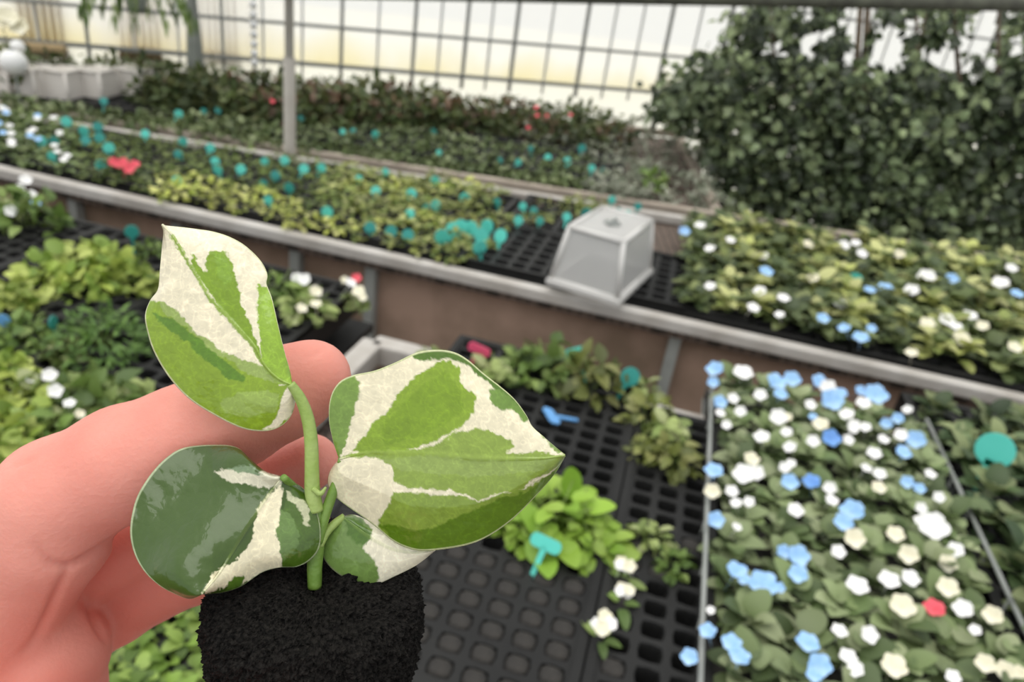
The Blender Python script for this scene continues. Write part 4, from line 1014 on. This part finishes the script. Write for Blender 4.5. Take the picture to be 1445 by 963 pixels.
# ---------------------------------------------------------------- propagator dome
def dome(loc, rz, w, l, h, inset, matb, mate, label, handle=True, group=None, name='propagator_dome'):
    root = empty(name, loc, rz); tag(root, label, 'dome', group)
    iw, il = w - 2 * inset, l - 2 * inset
    z1 = h; c0_ = [(-w / 2, -l / 2, .02), (w / 2, -l / 2, .02), (w / 2, l / 2, .02), (-w / 2, l / 2, .02)]; c1_ = [(-iw / 2, -il / 2, z1), (iw / 2, -il / 2, z1), (iw / 2, il / 2, z1), (-iw / 2, il / 2, z1)]
    m = MB(); m.add(c0_ + c1_, [(0, 1, 5, 4), (1, 2, 6, 5), (2, 3, 7, 6), (3, 0, 4, 7), (4, 5, 6, 7)])
    o = m.build('dome_shell', matb, root)
    md = o.modifiers.new('thick', 'SOLIDIFY'); md.thickness = .002
    m = MB()
    for A in (c0_, c1_):
        for k in range(4): m.tube([A[k], A[(k + 1) % 4]], .0055, 8)
    for k in range(4): m.tube([c0_[k], c1_[k]], .0055, 8)
    m.build('edge', mate, root, smooth=True)
    m = MB(); W2, L2 = w + .016, l + .016
    for a, b_, c, d in ((-W2, -L2, W2, -l), (-W2, l, W2, L2), (-W2, -l, -w, l), (w, -l, W2, l)):
        m.box(((a + c) / 4, (b_ + d) / 4, .014), ((c - a) / 2, 0, 0), (0, (d - b_) / 2, 0), (0, 0, .014))
    m.build('base_rim', mate, root, bevel=.003)
    if handle:
        m = MB(); m.tube([(0, -.02, z1), (0, -.016, z1 + .006), (0, .016, z1 + .006), (0, .02, z1)], .004, 8); m.tube([(0, 0, z1 - .001), (0, 0, z1 + .003)], .018, 14)
        m.build('vent_cap', M['leg'], root, smooth=True)
    return root
dA, dB, dC = at(756, 402, ZM + .006), at(862, 428, ZM + .006), at(932, 390, ZM + .006)
ew = np.linalg.norm(dB - dA); el_ = np.linalg.norm(dC - dB); ctr = (dA + dC) / 2
print('dome', ew, el_, math.degrees(math.atan2(*(dB - dA)[1::-1])), math.degrees(math.atan2(*(dC - dB)[1::-1])))
drz = .5 * (math.atan2(*(dB - dA)[1::-1]) + math.atan2(*(dC - dB)[1::-1]) - math.pi / 2)
dome((ctr[0], ctr[1], ZM + .002), drz, ew - .012, el_ - .012, .132, .016, M['dome'], M['domeedge'], 'clear plastic propagator dome standing on the middle bench rail')
# milky domes, rear bench left
pos = ['rightmost of the milky domes on the rear bench', 'second milky dome from the right on the rear bench', 'third milky dome from the right on the rear bench', 'fourth milky dome from the right on the rear bench', 'milky dome at the left edge of the rear bench']
for k, (x, y) in enumerate([(184, 137), (133, 140), (86, 141), (40, 138), (4, 134)]):
    p = at(x, y, ZT); dome((p[0], p[1] + .03, ZT - .03), ANG + .15, .102, .12, .122, .012, M['milky'], M['milky'], 'squat milky plastic box, ' + pos[k], False, 'milky domes on the rear bench')

# ---------------------------------------------------------------- rear bench plants
T_reA = [tuft(50, .05, .045, .022, .014, G((100, 116, 70), (118, 132, 84), (88, 104, 64), (134, 144, 104))) for _ in range(3)]
T_reS = [tuft(50, .055, .04, .022, .014, SILV) for _ in range(2)]
T_reB = [bush('foliage', 90, .075, .13, .034, .02, G((76, 90, 52), (90, 102, 58), (64, 78, 46), (104, 108, 66)) + (REDD[:2] if k == 2 else []), WS) for k in range(4)]
rear_n = 0
def rear(px, py, zc, me, nm, lab, grp, s=1.0):
    global rear_n
    p = at(px, py, ZR + zc); o = obj(nm, me, M['green'], None, (p[0], p[1], ZR - .02), rng.uniform(0, 6.28)); s *= rng.uniform(.85, 1.15); o.scale = (s, s, s)
    tag(o, lab, 'seedling' if 'seedling' in nm else 'plant', grp); rear_n += 1; return o
def lerp_line(pts, x): return float(np.interp(x, [p[0] for p in pts], [p[1] for p in pts]))
rail2L = [(0, 146), (410, 208), (700, 250), (935, 290), (1010, 300)]
lineA = [(0, 128), (213, 132), (480, 163), (713, 191), (907, 217), (1010, 232)]
lineB = [(210, 120), (400, 148), (480, 146), (700, 165), (850, 182), (920, 190)]
for x in np.arange(-20, 905, 21):
    for f in (.18, .5, .82):
        a, b = lerp_line(lineA, x), lerp_line(rail2L, x)
        if x < 218 and f < .8: continue
        y = a + (b - a - 8) * f; 
        lab = 'grey green seedling in the front trays of the rear bench, ' + ('left of the post' if x < 400 else 'right of the post')
        rear(x + rng.uniform(-6, 6), y, .02, T_reA[int(rng.integers(0, 3))] if x < 840 else T_reS[0], 'rear_seedling', lab, 'rear bench front seedlings', .95)
for x in np.arange(430, 905, 26):
    a, b = lerp_line(lineB, x), lerp_line(lineA, x)
    for f in (.25, .75):
        rear(x + rng.uniform(-6, 6), a + (b - a - 4) * f, .02, T_reS[int(rng.integers(0, 2))] if x > 740 else T_reA[int(rng.integers(0, 3))], 'silvery_seedling' if x > 740 else 'rear_seedling', 'silvery seedling at the right end of the rear bench middle trays' if x > 740 else 'grey green seedling in the middle tray row of the rear bench', 'rear bench middle seedlings', 1.0)
topC = [(60, 88), (210, 92), (300, 96), (480, 112), (640, 126), (870, 148)]
for x in np.arange(205, 885, 17):
    a, b = lerp_line(topC, x), lerp_line(lineB, x)
    for f in (.3, 1.0):
        rear(x + rng.uniform(-6, 6), a + (b - a) * f + 4, .06 if f < .9 else .045, T_reB[2 if (440 < x < 800 and rng.random() < .6) else int(rng.integers(0, 4))], 'rear_bush', 'dark bushy plant in the back row under the windows, ' + ('left of the post' if x < 405 else 'just right of the post' if x < 640 else 'towards the hedge'), 'back row bushes', 1.0 if x < 640 else .85)
for x in np.arange(40, 210, 20): rear(x, 97 + (x - 40) * .04, .03, T_reB[int(rng.integers(0, 2))], 'rear_bush', 'dark bushy plant behind the row of milky domes', 'bushes behind the milky domes', .8)
for x, y, r in [(757, 152, 6), (745, 180, 5), (758, 163, 5), (805, 162, 5), (772, 163, 4), (384, 143, 6)]:
    pool = [o for o in C.objects if o.name.startswith('rear_bush')]; p = at(x, y, ZR + .1); flower('red', p, r * .6 * ((p - EYE) @ FW) / F, min(pool, key=lambda o: (o.location.x - p[0]) ** 2 + (o.location.y - p[1]) ** 2))
for x, y in [(905, 170), (930, 190), (960, 200), (990, 215), (920, 230), (950, 240), (985, 250), (1010, 240), (900, 250), (930, 265), (965, 272), (1000, 270), (880, 262), (860, 250), (940, 215), (975, 185), (1015, 205)]:
    rear(x, y, .02, T_reS[int(rng.integers(0, 2))], 'silvery_plant', 'silvery grey mound between the rear bench trays and the hedge', 'silvery mounds before the hedge', 1.15)
rear(925, 238, .05, B_mid[0], 'green_plant', 'single green plant among the silvery mounds before the hedge', None, .9)
# long black trays of the rear bench
def rear_tray(p, q, lab, dep=.3):
    a, b = at(*p, ZR - .02), at(*q, ZR - .02); d = b - a; L = np.linalg.norm(d); n = max(2, int(L / .045)); ny = int(dep / .045)
    cell_tray(lab, a, n, ny, L / n, dep / ny, z=ZR, ang=math.atan2(d[1], d[0]))
for k, x in enumerate(range(-20, 880, 150)):
    rear_tray((x, lerp_line(rail2L, x) - 9), (x + 142, lerp_line(rail2L, x + 142) - 9), 'black tray along the rear bench rail, ' + ['far left', 'second from the left', 'third from the left', 'fourth from the left', 'fifth from the left', 'far right'][k], .42)
for k, x in enumerate((215, 350, 485, 620, 755)):
    rear_tray((x, lerp_line(lineA, x) - 2), (x + 128, lerp_line(lineA, x + 128) - 2), 'black tray in the second tray row of the rear bench, ' + ['far left', 'second from the left', 'middle', 'second from the right', 'far right'][k], .3)

# ---------------------------------------------------------------- hedge on the right
def shrub(label, poly, holes, depth, n, trunks, L=.036):
    xs = [p[0] for p in poly]; ys = [p[1] for p in poly]
    def inside(P_, x, y):
        r = False
        for i in range(len(P_)):
            (x1, y1), (x2, y2) = P_[i], P_[i - 1]
            if (y1 > y) != (y2 > y) and x < (x2 - x1) * (y - y1) / (y2 - y1) + x1: r = not r
        return r
    pts = []
    cl = []
    while len(cl) < n // 9:
        x, y = rng.uniform(min(xs), max(xs)), rng.uniform(min(ys), max(ys))
        if not inside(poly, x, y): continue
        if any(inside(hh, x, y) for hh in holes): continue
        dpt = depth[0] + (depth[1] - depth[0]) * rng.random() ** 1.4; cl.append(atd(x, y, dpt))
    cl = np.array(cl); ctr_ = cl.mean(0)
    base = np.repeat(cl, 9, 0); off = rng.normal(0, .030, base.shape); pos = base + off
    rel = pos - EYE; dz = rel @ FW; sx, sy = CX + F * (rel @ RT) / dz, CY + F * (rel @ DN) / dz
    ok = np.ones(len(pos), bool)
    for hh in holes: ok &= ~in_poly(hh, sx, sy)
    ok &= ~((pos[:, 2] > 1.19 + .02 * pos[:, 0]) & (fbm(np.stack([pos[:, 0] - .35 * (pos[:, 1] - 2.5), pos[:, 2]], 1) * 13, 77, 2) > .16)); pos, off = pos[ok], off[ok]
    d = unit(off + rng.normal(0, .03, off.shape) + np.array([0, -.02, -.012])); nn = unit(np.array([0, -.75, .75]) + off * 12 + rng.normal(0, .45, off.shape))
    k = rng.uniform(.6, 1.15, len(pos))
    V, Fc = leaves(pos, d, nn, L * k, L * .82 * k, .15, .3, WROUND)
    root = empty('hedge_shrub', (ctr_[0], ctr_[1] , 0)); tag(root, label, 'shrub')
    cc = np.array([G((74, 88, 58), (122, 138, 98), (56, 68, 44), (142, 156, 112), (48, 60, 38))[i] for i in rng.integers(0, 5, len(cl))]) * rng.uniform(.75, 1.2, (len(cl), 1))  # lighter and darker clusters paint lit leaves against the shaded inside
    col = np.repeat(np.repeat(cc, 9, 0)[ok] * rng.uniform(.8, 1.2, (len(pos), 1)), 21, 0)
    fo = obj('foliage', mesh('foliage', V - np.array(root.location), Fc, col), M['gloss'], root)
    m = MB()
    for (x0, y0), (x1, y1), r in trunks:
        a, b_ = atd(x0, y0, depth[0] + .12), atd(x1, y1, depth[0] + .16); g = np.array([b_[0], b_[1], 0])
        a2, b2, g2 = (q - np.array(root.location) for q in (a, b_, np.array([a[0] * .4 + b_[0] * .6, b_[1], 0.0])))
        m.tube([g2, b2, (a2 + b2) / 2 + rng.normal(0, .01, 3), a2], [r * 1.2, r, r * .9, r * .7], 8)
    m.build('branch', M['twig'], root, smooth=True)
    return root
holes = [[(1218, 95), (1236, 45), (1262, 20), (1280, 60), (1290, 88), (1260, 100)], [(1292, 92), (1300, 70), (1340, 55), (1345, 90), (1315, 98)], [(1085, 72), (1098, 50), (1112, 76), (1100, 84)], [(1122, 82), (1135, 42), (1158, 44), (1156, 84), (1135, 88)], [(1374, 70), (1372, 25), (1395, 20), (1402, 45), (1400, 72), (1385, 78)], [(1382, 100), (1395, 78), (1412, 84), (1405, 100)], [(1420, 80), (1425, 55), (1450, 40), (1450, 85)], [(1330, 50), (1345, 30), (1352, 48)], [(1282, 50), (1290, 38), (1296, 60)], [(1350, 95), (1358, 78), (1366, 95)]]
shrub('left part of the dark leafy hedge, its edge against the window wall', [(915, 150), (960, 105), (1010, 85), (1040, 30), (1060, 8), (1190, 0), (1200, 345), (1040, 310), (1000, 235), (990, 185)], holes, (2.52, 3.15), 6800, [((1215, 0), (1190, 300), .014), ((1085, 0), (1110, 250), .008)])
shrub('middle part of the dark leafy hedge, below the largest bright gap', [(1180, 10), (1320, 8), (1330, 370), (1185, 345)], holes, (2.5, 3.15), 6200, [((1292, 0), (1285, 250), .008), ((1225, 0), (1212, 200), .015), ((1310, 0), (1285, 180), .006)])
shrub('right part of the dark leafy hedge, running out of the frame', [(1310, 8), (1520, 8), (1520, 390), (1315, 370)], holes, (2.48, 3.15), 7600, [((1345, 0), (1352, 250), .01), ((1410, 0), (1400, 250), .008)])

# ---------------------------------------------------------------- things by the window, far left
def chair(px, py, label, w=.15, hh=.34):
    p = at(px, py, .86); # foot
    root = empty('wooden_chair', (p[0], p[1], ZT - .04), math.radians(25.8)); tag(root, label, 'chair', 'slat back chairs by the window')
    sh = .13
    m = MB(); m.box((0, 0, sh), (w, 0, 0), (0, w * .8, 0), (0, 0, .028)); m.build('seat', M['chairwood'], root, bevel=.004)
    m = MB(); m.box((0, 0, sh - .022), (w * 1.05, 0, 0), (0, w * .84, 0), (0, 0, .012)); m.build('seat_frame', M['chairdark'], root)
    m = MB()
    for i in range(6): m.box((-w * .42 + i * w * .168, w * .36, sh + (hh - sh) / 2 + .05), (w * .09, 0, 0), (0, .01, 0), (0, 0, hh - sh + .1))
    m.box((0, w * .36, hh + .1), (w, 0, 0), (0, .014, 0), (0, 0, .03)); m.build('backrest', M['chairwood'], root)
    for a in (-1, 1):
        for b_ in (-1, 1):
            m = MB(); m.box((a * w * .44, b_ * w * .34, sh / 2 - .01), (.012, 0, 0), (0, .012, 0), (0, 0, sh - .02)); m.build('leg', M['chairdark'], root)
    return root
chair(62, 78, 'pale slat back chair at the far left, before the window'); chair(200, 84, 'pale slat back chair under the hanging palm fronds'); chair(312, 90, 'pale slat back chair right of the furled grey drape')
p = at(197, 60, 1.0); palm = empty('hanging_palm', (p[0], p[1], 1.0)); tag(palm, 'green palm fronds hanging from the top edge above the second chair', 'palm')
m = MB(); m.tube([(0, 0, .09), (0, 0, .14)], [.025, .035], 12); m.build('pot', M['drape'], palm, smooth=True)
m = MB(); m.tube([(0, 0, .13), (0, 0, 1.2)], .003, 6); m.build('cord', M['drape'], palm)
n = 12; az = np.arange(n) * 2.4; V, Fc, cols = [], [], []
for k in range(n):
    pts = [np.array([math.cos(az[k]) * r, math.sin(az[k]) * r, .14 + .1 * math.sin(r / .17 * 3.6) ]) for r in np.linspace(.005, .17, 12)]
    pos = np.array(pts[2:] * 2); dd = np.diff(np.array(pts), axis=0)[1:]; sd = np.cross(unit(dd), [0, 0, 1]); d = np.concatenate([sd, -sd]) + np.concatenate([dd, dd]) * 20 - np.array([0, 0, .5])
    v, f = leaves(pos, d, np.tile([0, 0, 1.0], (len(pos), 1)), np.full(len(pos), .055), np.full(len(pos), .014), .1, .3, WNARROW); f = f + sum(len(q) for q in V); V.append(v); Fc.append(f)
V = np.concatenate(V); obj('fronds', mesh('fronds', V, np.concatenate(Fc), tint(MIDG, len(V) // 21)), M['green'], palm)
p = at(276, 92, .9); q = empty('furled_drape', (p[0], p[1], ZT - .04)); tag(q, 'dark grey furled drape standing like a cone against the window', 'drape')
V, Fc = [], []
for i, (z, r) in enumerate([(0, .036), (.1, .031), (.22, .025), (.34, .018), (.46, .013), (.6, .016), (.62, .004)]):
    for k in range(24): t = 2 * math.pi * k / 24; rr = r * (1 + .16 * math.cos(6 * t)); V.append((rr * math.cos(t), rr * math.sin(t), z))
for i in range(6):
    for k in range(24): Fc.append((i * 24 + k, i * 24 + (k + 1) % 24, i * 24 + 24 + (k + 1) % 24, i * 24 + 24 + k))
obj('folds', mesh('folds', V, Fc), M['drape'], q)
p = at(359, 88, .93); q = empty('bead_string', (p[0], p[1], ZT)); tag(q, 'hanging string of white round discs before the window, left of the post', 'garland')
m = MB()
for i in range(17): m.tube([(0, -.008, .06 + i * .034), (0, 0, .06 + i * .034), (0, .008, .06 + i * .034)], [.010, .016, .010], 10)
m.build('discs', M['ballwhite'], q, smooth=True)
m = MB(); m.tube([(0, 0, -.02), (0, 0, 1.3)], .002, 6); m.build('cord', M['leg'], q)
def ball(px, py, rp, d, lab):
    p = atd(px, py, d); r = rp * d / F; V, Fc = [], []
    for i in range(13):
        for k in range(20): a, t = math.pi * i / 12, 2 * math.pi * k / 20; V.append((r * 1.08 * math.sin(a) * math.cos(t), r * math.sin(a) * math.sin(t), r * math.cos(a)))
    for i in range(12):
        for k in range(20): Fc.append((i * 20 + k, i * 20 + (k + 1) % 20, i * 20 + 20 + (k + 1) % 20, i * 20 + 20 + k))
    o = empty('round_lantern', p); tag(o, lab, 'lantern'); obj('shade', mesh('shade', V, Fc), M['ballwhite'], o)
    m = MB(); m.tube([(0, 0, r * .9), (0, 0, r * 1.15)], r * .22, 10); m.build('cap', M['leg'], o)
    m = MB(); m.tube([(0, 0, -r * .9), (0, 0, ZT - .04 - p[2])], .004, 8); m.build('stand', M['leg'], o)
ball(19, 88, 17, 2.3, 'large white round lantern above the milky domes at the left edge'); ball(25, 66, 9, 2.36, 'small white round lantern just above the large one')
o = rear(8, 62, .14, T_reB[0], 'rear_bush', 'very dark bush with a pale bloom at the top left corner', None, 1.1); p = at(14, 34, 1.05)
p = atd(10, 32, 2.45); [flower('cream', p + np.array([dx, 0, dz]), .03, o) for dx, dz in ((-.02, 0), (.015, .01), (0, .02), (.04, -.01))]
